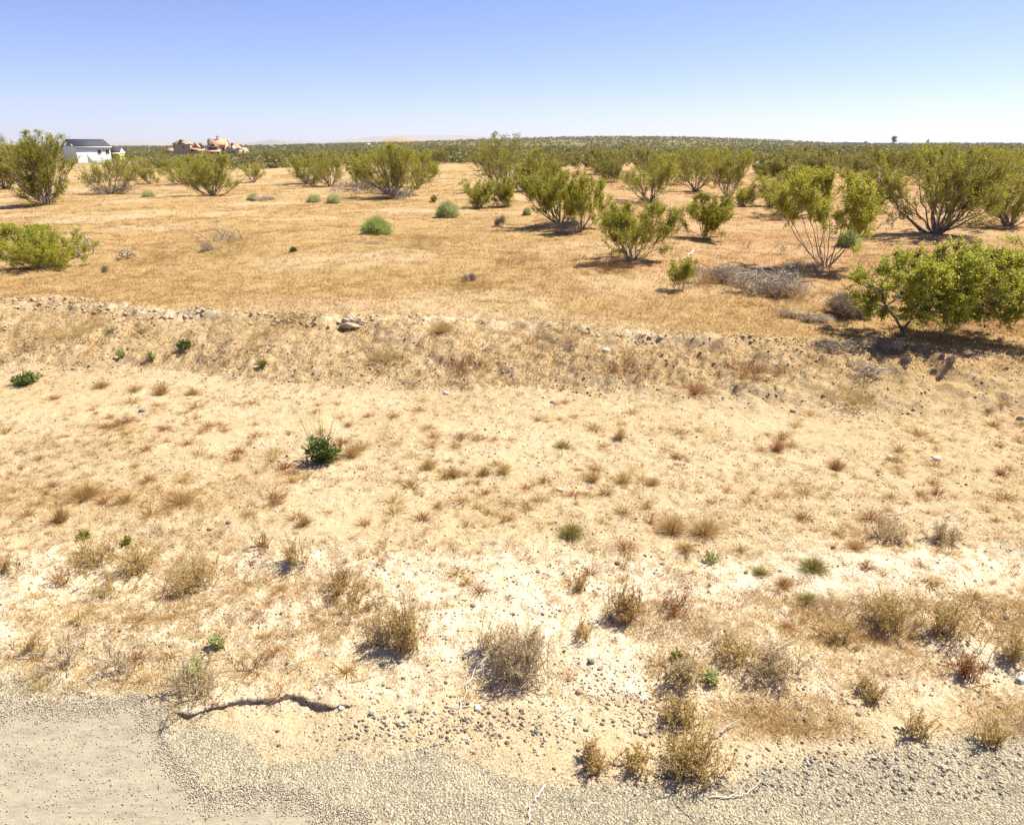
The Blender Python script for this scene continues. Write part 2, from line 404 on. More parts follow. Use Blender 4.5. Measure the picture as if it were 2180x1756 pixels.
def flat_mat(name, c1, c2, scale=3.0, rough=.8, spec=.3, stretch=(1, 1, 1)):
    n = NT(name); mp = n.n('ShaderNodeMapping'); n.l(n.obj(), mp.inputs[0]); mp.inputs['Scale'].default_value = stretch
    nz = n.noise(mp.outputs[0], scale, 4, .6); c = n.ramp(nz, [(.35, c1 + (1,)), (.65, c2 + (1,))])
    return n.surf(c, rough, None, spec)
def rib_mat(name, c1, c2, period, axis, rough=.5, depth=.05):
    n = NT(name); s = n.n('ShaderNodeSeparateXYZ'); n.l(n.obj(), s.inputs[0])
    w = n.math('SINE', n.math('MULTIPLY', s.outputs[axis], 2*math.pi/period)); nz = n.noise(n.obj(), 1.2, 4)
    c = n.mix(n.map(nz, .35, .65), c1 + (1,), c2 + (1,))
    return n.surf(c, rough, n.bump(w, .5, depth), .35)
M['wall_white'] = rib_mat('white_siding', (.74, .75, .74), (.82, .82, .81), .25, 0)
M['roof_dark'] = rib_mat('dark_roof_metal', (.05, .052, .07), (.07, .072, .09), .4, 0, .8)
M['trim'] = flat_mat('white_trim', (.72, .72, .7), (.8, .8, .78))
M['glass'] = flat_mat('window_glass', (.03, .035, .045), (.06, .07, .08), 2, .15, .6)
M['stucco'] = flat_mat('tan_stucco', (.40, .31, .2), (.48, .38, .25), .8, .9)
M['stucco_warm'] = flat_mat('peach_stucco', (.56, .40, .26), (.66, .49, .33), .8, .9)
M['tile'] = flat_mat('clay_tile', (.52, .27, .16), (.62, .34, .21), 1.5, .85, .2)
M['fence'] = flat_mat('weathered_wood', (.34, .17, .09), (.48, .26, .14), 3, .85, .2, (3, 3, .4))
M['yellow'] = flat_mat('yellow_paint', (.72, .58, .16), (.8, .68, .24))
M['teal'] = flat_mat('teal_paint', (.16, .36, .32), (.22, .44, .38))
M['pine'] = plant_mat('dark_evergreen', [(.02, .045, .015), (.045, .08, .025), (.08, .12, .04)], .15)
M['mountain'] = flat_mat('mountain_rock', (.26, .21, .18), (.36, .30, .25), .0016, .95, .1, (1, 1, 3))
M['snowcap'] = flat_mat('high_mountain', (.30, .30, .32), (.50, .50, .54), .0006, .95, .1)

# ------------------------------------------------------------------ ground: one sheet, fine near the camera, out to the horizon
def build_ground():
    r = np.concatenate([np.linspace(.3, 1.5, 14), np.exp(np.arange(math.log(1.52), math.log(14), .0040)),
                        np.exp(np.arange(math.log(14.05), math.log(70), .007)),
                        np.exp(np.arange(math.log(70.6), math.log(3000), .010)), np.geomspace(3050, 13000, 36)])
    fine = np.radians(np.arange(-46, 46.01, .21)); rest = np.radians(np.linspace(46, 314, 80))[1:-1]
    az = np.concatenate([fine, rest])
    R, A = np.meshgrid(r, az, indexing='ij'); X = R*np.sin(A); Y = R*np.cos(A)
    Z = land(X, Y)
    nr, na = R.shape; idx = np.arange(nr*na).reshape(nr, na); nx = np.roll(idx, -1, 1)
    q = np.stack([idx[:-1], nx[:-1], nx[1:], idx[1:]], -1).reshape(-1, 4)[:, ::-1]
    V = np.stack([X, Y, Z], -1).reshape(-1, 3)
    cidx = len(V); V = np.vstack([V, [[0, 0, float(Z[0].mean())]]])
    tr = np.stack([np.full(na, cidx), nx[0], idx[0]], 1)[:, ::-1]
    tr = tr[:, ::-1] if False else tr
    x, y = V[:, 0], V[:, 1]
    toe = np.interp(x, *TOE); top = np.interp(x, *TOP); t = (y - toe)/(top - toe)
    yg = np.interp(x, *GRV) + (fbm(x*3, y*3, 4, 61) - .5)*.35
    gravel = 1 - sst(-.10, .12, y - yg)
    gravel = np.maximum(gravel, .42*(1 - sst(0, .45, y - yg))*(fbm(x*5, y*5, 3, 62) > .46))
    gravel = np.maximum(gravel, .36*sst(1.5, 3, x)*(1 - sst(2.9, 3.6, y)))
    lx, ly = LEDGE; hole = sst(lx[1], lx[1] + .1, x)*(1 - sst(lx[-1] + .3, lx[-1] + .9, x))*(1 - sst(0, .02, y - np.interp(x, lx, ly)))
    gravel = gravel*(1 - hole*sst(yg - .1, yg, y))
    pale = sst(2.45, 2.8, y)*(1 - sst(3.7, 4.5, y))*(.55 + .6*(fbm(x*1.3, y*1.7, 3, 63) - .3)) + .30*sst(4, 5, y)*(1 - sst(6.3, 7.2, y))
    pale = np.maximum(pale, .62*sst(.82, .9, t)*(1 - sst(1.0, 1.08, t))*(fbm(x*1.7, y*2, 3, 64) > .42)*(1 - .6*sst(1.5, 4, x)))
    pale = pale*(1 - .45*sst(1, 4, x)*(1 - sst(3.4, 4, y)))
    pat = fbm(x*.8, y*.8, 4, 65)
    lit = (.22 + .24*sst(.42, .6, pat))*sst(3.6, 4.6, y)
    lit = np.maximum(lit, (.40 + .20*sst(0, 4, x))*sst(-.1, .35, t)); lit = np.maximum(lit, .95*sst(.98, 1.12, t) - .6*sst(.47, .62, fbm(x*.28, y*.42, 5, 66)))
    lf = sst(-1.8, -3.2, x) if False else (1 - sst(-3.2, -1.6, x))
    lit = np.maximum(lit, .62*lf*np.exp(-((y - 4.75)/.5)**2))
    lit = np.maximum(lit, .5*sst(.8, 3.5, x)*np.exp(-((y - 5.3)/1.0)**2)*sst(.38, .55, pat))
    lit = np.maximum(lit, .22*sst(.6, 1.8, x)*np.exp(-((y - 2.9)/.4)**2))
    red = .20 + .35*sst(0, 5, x)*sst(6, 8, y) + .5*(fbm(x*.22, y*.35, 3, 67) - .5) + .1*sst(12, 20, y)
    red = red*sst(3, 7, y)
    far = sst(70, 260, y)
    kx, kz = slope(848, 297)
    bare = np.exp(-((x - kx*1900)/55)**2 - ((y - 1900)/70)**2); bare = sst(.1, .4, bare)
    bandy = (1 - sst(420, 520, y))*sst(260, 330, y)*sst(.05, .3, x/np.maximum(y, 1))*(fbm(x*.03, y*.012, 4, 68) > .5)
    g = Geo(); g.add(V, quads=q, tris=tr)
    o = g.build('ground', M['ground'], smooth=True, attrs=dict(gravel=gravel, pale=pale, litter=lit, red=red, far=far, bank=np.maximum(sst(.85, 1.15, t), (.55 + .25*sst(1.5, 5, x))*sst(-.1, .4, t)*(1 - .5*sst(.8, .9, t)*(1 - sst(1.0, 1.1, t)))), bare=np.clip(bare + bandy*.6, 0, 1)))
    tag(o, kind='structure'); return o
build_ground()

# worn, smoother road surface breaking into the gravel at the near left
def build_road():
    edge = [(-60, 1500), (30, 1512), (75, 1496), (110, 1502), (150, 1500), (230, 1494), (300, 1490), (312, 1510), (345, 1522), (352, 1560), (372, 1600),
            (400, 1632), (425, 1650), (440, 1702), (475, 1690), (520, 1682), (590, 1676), (650, 1694), (720, 1722), (770, 1732), (800, 1756), (860, 1800)]
    e = np.array([at_z(u, v, 0)[:2] for u, v in edge]); n = 260
    d = np.r_[0, np.cumsum(np.linalg.norm(np.diff(e, axis=0), axis=1))]; s = np.linspace(0, d[-1], n)
    ex = np.interp(s, d, e[:, 0]); ey = np.interp(s, d, e[:, 1])
    ex += (fbm(s*12, s*0, 3, 71) - .5)*.05; ey += (fbm(s*12, s*0 + 5, 3, 72) - .5)*.05
    o_ = np.argsort(ex); xx = np.linspace(-5, ex.max() - .01, n); ye = np.interp(xx, ex[o_], ey[o_]) + (fbm(xx*30, xx*0, 3, 73) - .5)*.05
    global ROAD; ROAD = (xx, ye)
    m = 40; k = np.linspace(0, 1, m)[:, None]**2
    X = np.repeat(xx[None], m, 0); Y = ye[None] + (-6 - ye[None])*k
    rim = np.zeros_like(k); rim[0] = -.012; Z = X*0 + .011 + rim
    idx = np.arange(m*n).reshape(m, n); q = np.stack([idx[:-1, :-1], idx[:-1, 1:], idx[1:, 1:], idx[1:, :-1]], -1).reshape(-1, 4)
    g = Geo(); g.add(np.stack([X, Y, Z], -1).reshape(-1, 3), quads=q)
    tag(g.build('road', M['road'], smooth=False), kind='structure')
build_road()

# ------------------------------------------------------------------ far mountains
def range_mesh(name, pts, depth, thick, seed, mat, rough=.35):
    s = np.array([slope(u, v) for u, v in pts]); n = 320; m = 26
    sx = np.linspace(s[0, 0], s[-1, 0], n); top = np.interp(sx, s[:, 0], s[:, 1])*depth + 2.5
    X = np.zeros((m, n)); Y = np.zeros((m, n)); Z = np.zeros((m, n))
    for j in range(m):
        k = j/(m - 1); yy = depth + (k - .5)*thick; X[j] = sx*yy; Y[j] = yy
        prof = math.sin(math.pi*k)**.8
        nz = fbm(sx*depth/(thick*.25), np.full(n, k*4), 5, seed)
        Z[j] = -30 + (top + 30)*prof*(1 - rough*(1 - prof) + rough*(nz - .5)*(.4 + .9*(1 - prof)))
    idx = np.arange(m*n).reshape(m, n); q = np.stack([idx[:-1, :-1], idx[:-1, 1:], idx[1:, 1:], idx[1:, :-1]], -1).reshape(-1, 4)
    g = Geo(); g.add(np.stack([X, Y, Z], -1).reshape(-1, 3), quads=q); tag(g.build(name, mat), kind='structure')
range_mesh('mountains', [(-700, 306), (-200, 303), (0, 304), (60, 302.5), (120, 303.5), (200, 304), (260, 303), (320, 302), (345, 303.5), (430, 302), (470, 303.5), (520, 303), (545, 302.5), (565, 300), (580, 297.5), (600, 299.5), (640, 301), (680, 302.5), (730, 302.5), (800, 304), (900, 309), (1100, 311)], 9500, 1800, 81, M['mountain'])
range_mesh('mountains', [(640, 309), (700, 303), (760, 296), (800, 291), (830, 289), (870, 288), (930, 289), (1000, 290), (1040, 293), (1120, 302), (1160, 309)], 12300, 2200, 82, M['mountain'])

# ------------------------------------------------------------------ plants
def creosote_skeleton(rng, n_stem=14, spread=1.0, bare=.35, lean=(0, 0)):
    """unit bush: half-width 1, height 1"""
    segs, twig_pts = [], []
    def path(p0, p1, n, wob, sag):
        t = np.linspace(0, 1, n)[:, None]; p = p0 + (p1 - p0)*t
        p = p + np.cumsum(rng.normal(size=(n, 3)), 0)*wob*np.sqrt(1/n); p[0] = p0
        p[:, 2] += -sag*np.sin(np.pi*t[:, 0]); return p
    ph = rng.uniform(0, 6.28, 3)
    for i in range(n_stem):
        az = rng.uniform(0, 2*np.pi); lob = 1 + .22*math.sin(2*az + ph[0]) + .16*math.sin(3*az + ph[1]); q = math.sqrt((i + .5)/n_stem)*spread*lob
        h = math.sqrt(max(1 - (.72*min(q, 1.15))**2, .1))*rng.uniform(.62, 1.0)*(1 + .12*math.sin(az + ph[2]))
        p0 = np.array([math.cos(az), math.sin(az), 0])*rng.uniform(0, .07)
        p1 = np.array([q*.8*math.cos(az) + lean[0]*h, q*.8*math.sin(az) + lean[1]*h, h*.88])
        st = path(p0, p1, 9, .05, .05*q)
        rr = np.linspace(.0125, .004, 9)*rng.uniform(.7, 1.2)
        for a in range(8): segs.append((st[a], st[a+1], rr[a], rr[a+1]))
        for b in range(rng.integers(7, 11)):
            t = rng.uniform(bare, .98); k = min(int(t*8), 7); o = st[k] + (st[k+1] - st[k])*(t*8 - k)
            dr = norm(st[k+1] - st[k])*.7 + rng.normal(size=3)*.45 + np.array([0, 0, .35]); dr = norm(dr)
            L = rng.uniform(.18, .38)*(1.15 - .5*t); br = path(o, o + dr*L, 5, .03, 0)
            for a in range(4): segs.append((br[a], br[a+1], .0042*(1 - a*.15), .0036*(1 - a*.15)))
            for c in range(rng.integers(3, 6)):
                tt = rng.uniform(.3, 1); kk = min(int(tt*4), 3); o2 = br[kk] + (br[kk+1] - br[kk])*(tt*4 - kk)
                d2 = norm(dr*.8 + rng.normal(size=3)*.5 + np.array([0, 0, .3])); L2 = rng.uniform(.07, .17)
                e = o2 + d2*L2; segs.append((o2, e, .0022, .0014)); twig_pts.append((o2, e))
            twig_pts.append((br[2], br[4]))
        twig_pts.append((st[7], st[8]))
    return segs, twig_pts

def creosote_geos(rng, w, h, n_stem, leaf, n_leaf, bare=.35, spread=1.0, lean=(0, 0), sides=4, rscale=1.0):
    segs, tw = creosote_skeleton(rng, n_stem, spread, bare, lean)
    A = np.array([s[0] for s in segs]); B = np.array([s[1] for s in segs]); R0 = np.array([s[2] for s in segs]); R1 = np.array([s[3] for s in segs])
    T0 = np.array([t[0] for t in tw]); T1 = np.array([t[1] for t in tw])
    c = (np.percentile(T1[:, :2], 50, 0))*0
    wx = np.percentile(np.abs(T1[:, 0] - c[0]), 97); hz = np.percentile(T1[:, 2], 97)
    def cap(a): a = a.copy(); z = a[:, 2]/hz; a[:, 2] = np.where(z > .82, .82 + .18*np.tanh((z - .82)/.2), z)*hz; return a
    A, B, T0, T1 = cap(A), cap(B), cap(T0), cap(T1)
    S = np.array([w/2/wx, w/2/wx, h/hz])
    k = (w/2 + h)/2*rscale
    gb = Geo(); add_segs(gb, A*S, B*S, R0*k, R1*k, sides, rng.random(len(A)))
    n = n_leaf; i = rng.integers(0, len(T0), n); t = rng.uniform(.1, 1.08, n)[:, None]
    Pp = (T0[i] + (T1[i] - T0[i])*t)*S + rng.normal(size=(n, 3))*leaf*.7
    Pp[:, 2] = np.maximum(Pp[:, 2], .02)
    gl = Geo(); cl = rng.random(len(T0)); add_leaves(gl, Pp, leaf*1.2, leaf*.58, rng, up=np.array([0, 0, .5]), a=np.clip(cl[i]*.55 + rng.random(n)*.45, 0, 1))
    return gb, gl

def creosote(u, v, w_px, h_px, label, seed, n_stem=14, n_leaf=6000, leaf=.035, bare=.35, spread=1.0, lean=(0, 0), mat='creosote', rscale=1.0, du=0, group=None):
    rng = np.random.default_rng(seed); p = P(u, v); m = mpp(p)
    bare = bare if bare > .5 else max(bare - .1, .05)
    gb, gl = creosote_geos(rng, w_px*m, h_px*m*.94, int(n_stem*1.25), leaf*.95, int(n_leaf*1.9), bare, spread, lean, 4, rscale)
    o = empty('creosote_bush', (p[0], p[1], p[2] - .02))
    tag(o, label, 'bush', group or 'creosote bushes on the open plain')
    gb.build('branches', M['bark'], o); gl.build('foliage', M[mat], o); return o

CL = [ # u, v, width, height, label, options
 (97, 437, 118, 158, 'tall upright olive creosote bush at the left edge with bare grey stems', dict(n_stem=20, n_leaf=15000, leaf=.055, lean=(-.22, 0), bare=.18, spread=.85)),
 (12, 402, 95, 104, 'olive creosote bush cut by the left edge of the photo, behind the tallest left one', dict(n_leaf=6000, leaf=.07, bare=.15)),
 (76, 574, 172, 98, 'low dense bright green bush at the left edge beside bleached dead wood', dict(n_stem=22, n_leaf=17000, leaf=.03, bare=.12, rscale=.8, mat='creosote_near')),
 (236, 412, 112, 78, 'open yellowish bush with pale bare stems in front of the white shed', dict(n_stem=15, n_leaf=3200, leaf=.06, bare=.45)),
 (318, 392, 48, 42, 'small sparse olive bush right of the open bush by the white shed', dict(n_leaf=2200, leaf=.06)),
 (278, 384, 80, 50, 'olive bush behind the small sparse one, below the dense shrub band', dict(n_leaf=3500, leaf=.07, bare=.2)),
 (453, 418, 122, 92, 'dense bright green rounded bush below the two tile roofed houses', dict(n_stem=20, n_leaf=12000, leaf=.05, bare=.25)),
 (540, 388, 54, 42, 'small sparse bush with pale stems right of the dense green one', dict(n_leaf=2300, leaf=.06, bare=.35)),
 (395, 392, 90, 56, 'dull olive bush with straw coloured base left of the dense green one', dict(n_leaf=3500, leaf=.07, bare=.25)),
 (652, 390, 84, 58, 'olive bush at the left end of the wide clump left of centre', dict(n_leaf=5200, leaf=.055, bare=.15)),
 (705, 396, 78, 76, 'olive bush with dark twigs at its foot, second in the clump left of centre', dict(n_leaf=5200, leaf=.055, bare=.2)),
 (778, 404, 82, 84, 'olive bush rising out of dark fallen branches left of centre', dict(n_leaf=6000, leaf=.055, bare=.3)),
 (842, 420, 140, 118, 'large dark olive bush with a black shadowed foot left of centre', dict(n_stem=20, n_leaf=12000, leaf=.05, bare=.25)),
 (890, 398, 70, 80, 'olive bush joined to the right side of the large dark one', dict(n_leaf=4500, leaf=.06, bare=.2)),
 (924, 376, 32, 31, 'little rounded olive bush standing alone right of the large dark clump', dict(n_leaf=2600, leaf=.06, bare=.1)),
 (1018, 443, 72, 63, 'small upright fan shaped green bush, left of a similar pair near centre', dict(n_leaf=6500, leaf=.04, bare=.12)),
 (1082, 440, 66, 62, 'small olive bush right of the fan shaped one near centre', dict(n_leaf=5200, leaf=.042, bare=.2)),
 (1068, 404, 126, 122, 'tall straggly bush at centre whose top twigs break the skyline', dict(n_stem=15, n_leaf=5600, leaf=.06, bare=.3)),
 (1135, 405, 100, 92, 'olive bush behind the large double stemmed one', dict(n_leaf=5600, leaf=.055, bare=.25)),
 (1192, 479, 160, 122, 'large green bush with dark branching stems right of centre over a dark shadow', dict(n_stem=16, n_leaf=14000, leaf=.042, bare=.42)),
 (1240, 490, 100, 118, 'narrow green bush leaning right against the large one, on its own dark stem', dict(n_stem=9, n_leaf=6000, leaf=.042, bare=.42, lean=(.12, 0))),
 (1345, 556, 176, 132, 'airy fan shaped bush with many thin bare stems in the middle of the right half', dict(n_stem=19, n_leaf=12500, leaf=.033, bare=.45, rscale=.75)),
 (1384, 428, 132, 102, 'spreading olive bush behind the airy fan shaped one', dict(n_leaf=8000, leaf=.048, bare=.4)),
 (1478, 408, 104, 98, 'yellowish olive bush above the rounded one with thin stems', dict(n_leaf=7500, leaf=.05, bare=.35)),
 (1550, 420, 96, 106, 'olive bush with dark stems right of the yellowish olive one', dict(n_leaf=7000, leaf=.05, bare=.38)),
 (1582, 439, 60, 46, 'small pale bush with thin stems at the foot of taller olive bushes', dict(n_leaf=2500, leaf=.045, bare=.3)),
 (1498, 506, 128, 98, 'rounded green bush on a slim forked foot, right of the airy fan shaped one', dict(n_stem=11, n_leaf=10000, leaf=.037, bare=.45, rscale=.85)),
 (1450, 620, 58, 76, 'small sapling like bush with bright green tips beside the grey dead brush', dict(n_stem=12, n_leaf=1700, leaf=.03, bare=.5, rscale=.6)),
 (1690, 462, 150, 112, 'sprawling dark green bush behind the tall long stemmed one', dict(n_stem=16, n_leaf=10000, leaf=.045, bare=.2)),
 (1757, 566, 205, 212, 'tall open bush on long bare dark stems behind the grey brush pile', dict(n_stem=11, n_leaf=12500, leaf=.038, bare=.58, rscale=.7)),
 (1640, 440, 90, 80, 'olive bush left of the sprawling dark green one', dict(n_leaf=5200, leaf=.05, bare=.2)),
 (1850, 450, 100, 90, 'grey green bush in the gap between the long stemmed and the broad dark stemmed bushes', dict(n_leaf=6000, leaf=.05, bare=.15)),
 (1993, 497, 262, 190, 'broad vase shaped bush with black fanning stems at the right', dict(n_stem=24, n_leaf=21000, leaf=.042, bare=.36)),
 (2150, 482, 180, 142, 'wide olive bush cut by the right edge above the nearest bush', dict(n_stem=16, n_leaf=13000, leaf=.042, bare=.2)),
 (2060, 418, 150, 100, 'olive bush behind the broad vase shaped one', dict(n_leaf=8000, leaf=.05, bare=.2)),
 (2135, 400, 120, 86, 'pale olive bush far behind at the right edge', dict(n_leaf=6000, leaf=.055, bare=.2)),
]
rows = {}
for i, (u, v, w, h, lab, kw) in enumerate(CL):
    creosote(u, v, w, h, lab, 100 + i, **kw)
# the nearest bush, sweeping in from the right on a short dark trunk
def near_bush():
    rng = np.random.default_rng(7)
    p = P(1915, 722); m = mpp(p); o = empty('creosote_bush', (p[0], p[1], p[2] - .03))
    tag(o, 'nearest bush, wide wind swept bright green crown on a short forked trunk, right', 'bush', 'creosote bushes on the open plain')
    segs, tw = [], []
    def W(du, dv, dd): return np.array([du*m, dd, -dv*m])      # offsets in photo pixels, depth in metres
    gt = Geo()
    add_poly(gt, [W(0, 10, 0), W(4, -14, 0), W(2, -26, 0)], .028, .022, 7)
    add_poly(gt, [W(2, -24, 0), W(-14, -50, .05), W(-34, -72, .1), W(-50, -105, .1)], .018, .008, 6)
    add_poly(gt, [W(2, -24, 0), W(20, -44, .05), W(26, -66, .1), W(50, -88, .12), W(90, -110, .2)], .02, .009, 6)
    add_poly(gt, [W(24, -58, .08), W(12, -85, .2), W(20, -120, .3)], .012, .006, 5)
    gt.build('trunk', M['bark'], o)
    roots = [W(-50, -105, .1), W(-34, -72, .1), W(26, -66, .1), W(50, -88, .12), W(90, -110, .2), W(20, -120, .3), W(12, -85, .2)]
    for k in range(270):
        # crown outline in photo pixels: a long lens rising to the right
        s = rng.random()**.85; du = -75 + s*345; mid = -78 - s*22; half = 28 + 66*math.sin(math.pi*min(.18 + s*.75, 1))**.8
        dv = mid + rng.uniform(-1, .38)*half; dd = rng.uniform(-.55, .75)
        c = W(du, dv, dd); r = roots[int(np.argmin([np.linalg.norm((c - q)*[1, .6, 1]) + rng.random()*.25 for q in roots]))]
        mid_p = (r + c)/2 + rng.normal(size=3)*.05 + np.array([0, 0, .03])
        segs += [(r, mid_p, .008, .0055), (mid_p, c, .0055, .003)]
        for j in range(9):
            d = norm(norm(c - r)*.6 + rng.normal(size=3)*.55 + np.array([.25, 0, .35])); e = c + d*rng.uniform(.06, .2)
            segs.append((c, e, .0028, .0015)); tw.append((c, e))
        tw.append((mid_p + (c - mid_p)*.5, c))
    gb = Geo(); add_segs(gb, [s[0] for s in segs], [s[1] for s in segs], np.array([s[2] for s in segs]), np.array([s[3] for s in segs]), 4, rng.random(len(segs)))
    gb.build('branches', M['bark'], o)
    T0 = np.array([t[0] for t in tw]); T1 = np.array([t[1] for t in tw]); n = 76000; i = rng.integers(0, len(T0), n)
    Q = T0[i] + (T1[i] - T0[i])*rng.uniform(.1, 1.1, n)[:, None] + rng.normal(size=(n, 3))*.014
    g = Geo(); add_leaves(g, Q, .029, .02, rng, up=np.array([.2, 0, .5]), a=np.clip(rng.random(len(T0))[i]*.5 + rng.random(n)*.5, 0, 1))
    g.build('foliage', M['creosote_near'], o)
near_bush()
creosote(2260, 640, 330, 150, 'bright green bush reaching in low from the right edge behind the nearest one', 8, n_stem=20, n_leaf=20000, leaf=.03, bare=.2, lean=(-.25, 0), mat='creosote_near')

# ---- the shrub band behind the clearing: individuals, copies of twelve bushes
def mid_band():
    rng = np.random.default_rng(55); protos = []
    for k in range(12):
        r = np.random.default_rng(500 + k); w = r.uniform(2.0, 3.0); h = r.uniform(1.4, 2.0)
        gb, gl = creosote_geos(r, w, h, 13, .10, 4200, r.uniform(.05, .22), 1.0, (0, 0), 3, .8)
        protos.append((gb.mesh('branches', M['bark']), gl.mesh('foliage', M['creosote_far'])))
    hero = [P(c[0], c[1]) for c in CL]
    spots = []
    tries = 0
    while len(spots) < 235 and tries < 9000:
        tries += 1
        u = rng.uniform(-60, 2240); v = 331 + 66*rng.random()**1.9
        lim = np.interp(u, [0, 150, 400, 560, 600, 900, 1000, 1300, 1600, 2180], [352, 354, 368, 356, 362, 352, 372, 392, 396, 392])
        if v > lim or (100 < u < 262 and v > 342): continue
        if 940 < u < 990 and v > 345: continue
        p = P(u, v)
        if any((p[0] - q[0])**2 + (p[1] - q[1])**2 < (2.2 + p[1]*.012)**2 for q in spots + hero): continue
        spots.append(p)
    first = [True]*12
    for i, p in enumerate(spots):
        k = i % 12; o = empty('creosote_bush', (p[0], p[1], p[2] - .05), rng.uniform(0, 6.28)); s = rng.uniform(.75, 1.15)
        o.scale = (s, s, s*rng.uniform(.85, 1.1))
        tag(o, 'olive creosote bush in the dense shrub band behind the clearing', 'bush', 'creosote bushes in the distant shrub band')
        for nm, me in zip(('branches', 'foliage'), protos[k]):
            c = bpy.data.objects.new(nm, me); C.objects.link(c); c.parent = o
mid_band()

# ---- everything past those: far scrub that reads as one mass
def far_scrub():
    rng = np.random.default_rng(66); g = Geo()
    n = 21000
    y = 95*np.exp(rng.random(n)*math.log(1800/95)); x = y*rng.uniform(-.78, .78, n)
    keep = fbm(x*.02, y*.012, 3, 91) + rng.random(n)*.25 > .47
    kx, kz = slope(848, 297); keep &= ~((np.abs(x - kx*1900) < 70) & (np.abs(y - 1900) < 90))
    sx, sy = (P(190, 345)[:2]); keep &= ~((np.abs(x - sx) < 13) & (np.abs(y - sy) < 14)) & ~((x/y < -.5) & (y < sy) & (x/y > -.62))
    keep &= ~((y > 270) & (y < 500) & (x/y > .1) & (fbm(x*.03, y*.012, 4, 68) > .5) & (rng.random(n) < .8))
    x, y = x[keep], y[keep]; n = len(x); z = land(x, y)
    m = 26; R = rng.uniform(.7, 1.4, n)*(1 + y/2200); H = rng.uniform(1.1, 2.0, n)
    an = rng.uniform(0, 2*np.pi, (n, m)); q = np.sqrt(rng.random((n, m))); hh = rng.random((n, m))
    Q = np.stack([x[:, None] + np.cos(an)*q*R[:, None]*(.35 + .65*hh), y[:, None] + np.sin(an)*q*R[:, None]*(.35 + .65*hh), z[:, None] + hh*H[:, None]*(1.05 - .4*q*q)], -1).reshape(-1, 3)
    L = np.repeat(.34 + y/1500, m)
    add_leaves(g, Q, L, L*.8, rng, up=np.array([0, 0, .3]), a=np.clip(np.repeat(rng.random(n), m)*.6 + rng.random(n*m)*.4, 0, 1))
    tag(g.build('far_scrub', M['scrub']), 'olive desert scrub covering the far plain and the long low ridge', 'scrub', kind='stuff')
far_scrub()

# ---- sage and rabbitbrush balls
def ball(u, v, w, h, label, seed, mat='sage', n=2600, bw=.007, name='sagebrush'):
    rng = np.random.default_rng(seed); p = P(u, v); m = mpp(p); R = w*m/2; H = h*m
    o = empty(name, (p[0], p[1], p[2] - .02)); tag(o, label, 'shrub', 'rounded pale shrubs')
    d = rng.normal(size=(n, 3)); d[:, 2] = np.abs(d[:, 2]); d = norm(d)*[1, 1, .92] + [0, 0, .08]
    end = d*np.array([R, R, H])*rng.uniform(.70, 1.12, n)[:, None]*(1 + .06*np.sin(d[:, 0:1]*7 + seed) + .05*np.cos(d[:, 1:2]*6))
    st = end*rng.uniform(.35, .7, n)[:, None]; D = end - st
    g = Geo(); add_blades(g, st, D + np.array([0, 0, .05]), np.linalg.norm(D, axis=1), bw, rng, .12)
    add_leaves(g, end*rng.uniform(.86, 1, (n, 1)), bw*3.2, bw*1.3, rng, up=np.array([0, 0, .6]))
    g.build('foliage', M[mat], o)
    k = 60; gs = Geo(); e = end[:k]*.75; add_segs(gs, e*0 + rng.normal(size=(k, 3))*[.02, .02, 0], e, .006, .002, 3, rng.random(k)); gs.build('stems', M['greytwig'], o)
ball(803, 499, 66, 38, 'bright green rounded shrub alone on bare tan ground', 1, 'rabbit', 5200, .010, 'rabbitbrush')
ball(953, 463, 52, 37, 'pale sage green rounded shrub, greyer than the bright green one nearby', 2, 'sage', 3500, .011)
ball(669, 431, 32, 18, 'left one of two small sage green mounds side by side', 3, 'sage', 1800, .014)
ball(711, 432, 34, 20, 'right one of two small sage green mounds side by side', 4, 'sage', 1800, .014)
ball(316, 420, 30, 15, 'small yellowish sage mound near the open bush by the white shed', 5, 'sage', 1500, .014)
ball(538, 427, 26, 15, 'small sage mound growing in a mat of grey twigs', 6, 'sage', 1300, .014)
ball(1806, 527, 52, 42, 'grey green rounded shrub half hidden by the long bare stems', 7, 'rabbit', 3600, .01)
ball(1122, 458, 20, 18, 'tiny sage shrub at the left foot of the large green bush', 9, 'sage', 1100, .01)
ball(625, 536, 17, 11, 'tiny dark green tuft on the tan plain left of the rounded green shrub', 10, 'green', 900, .008, 'green_tuft')

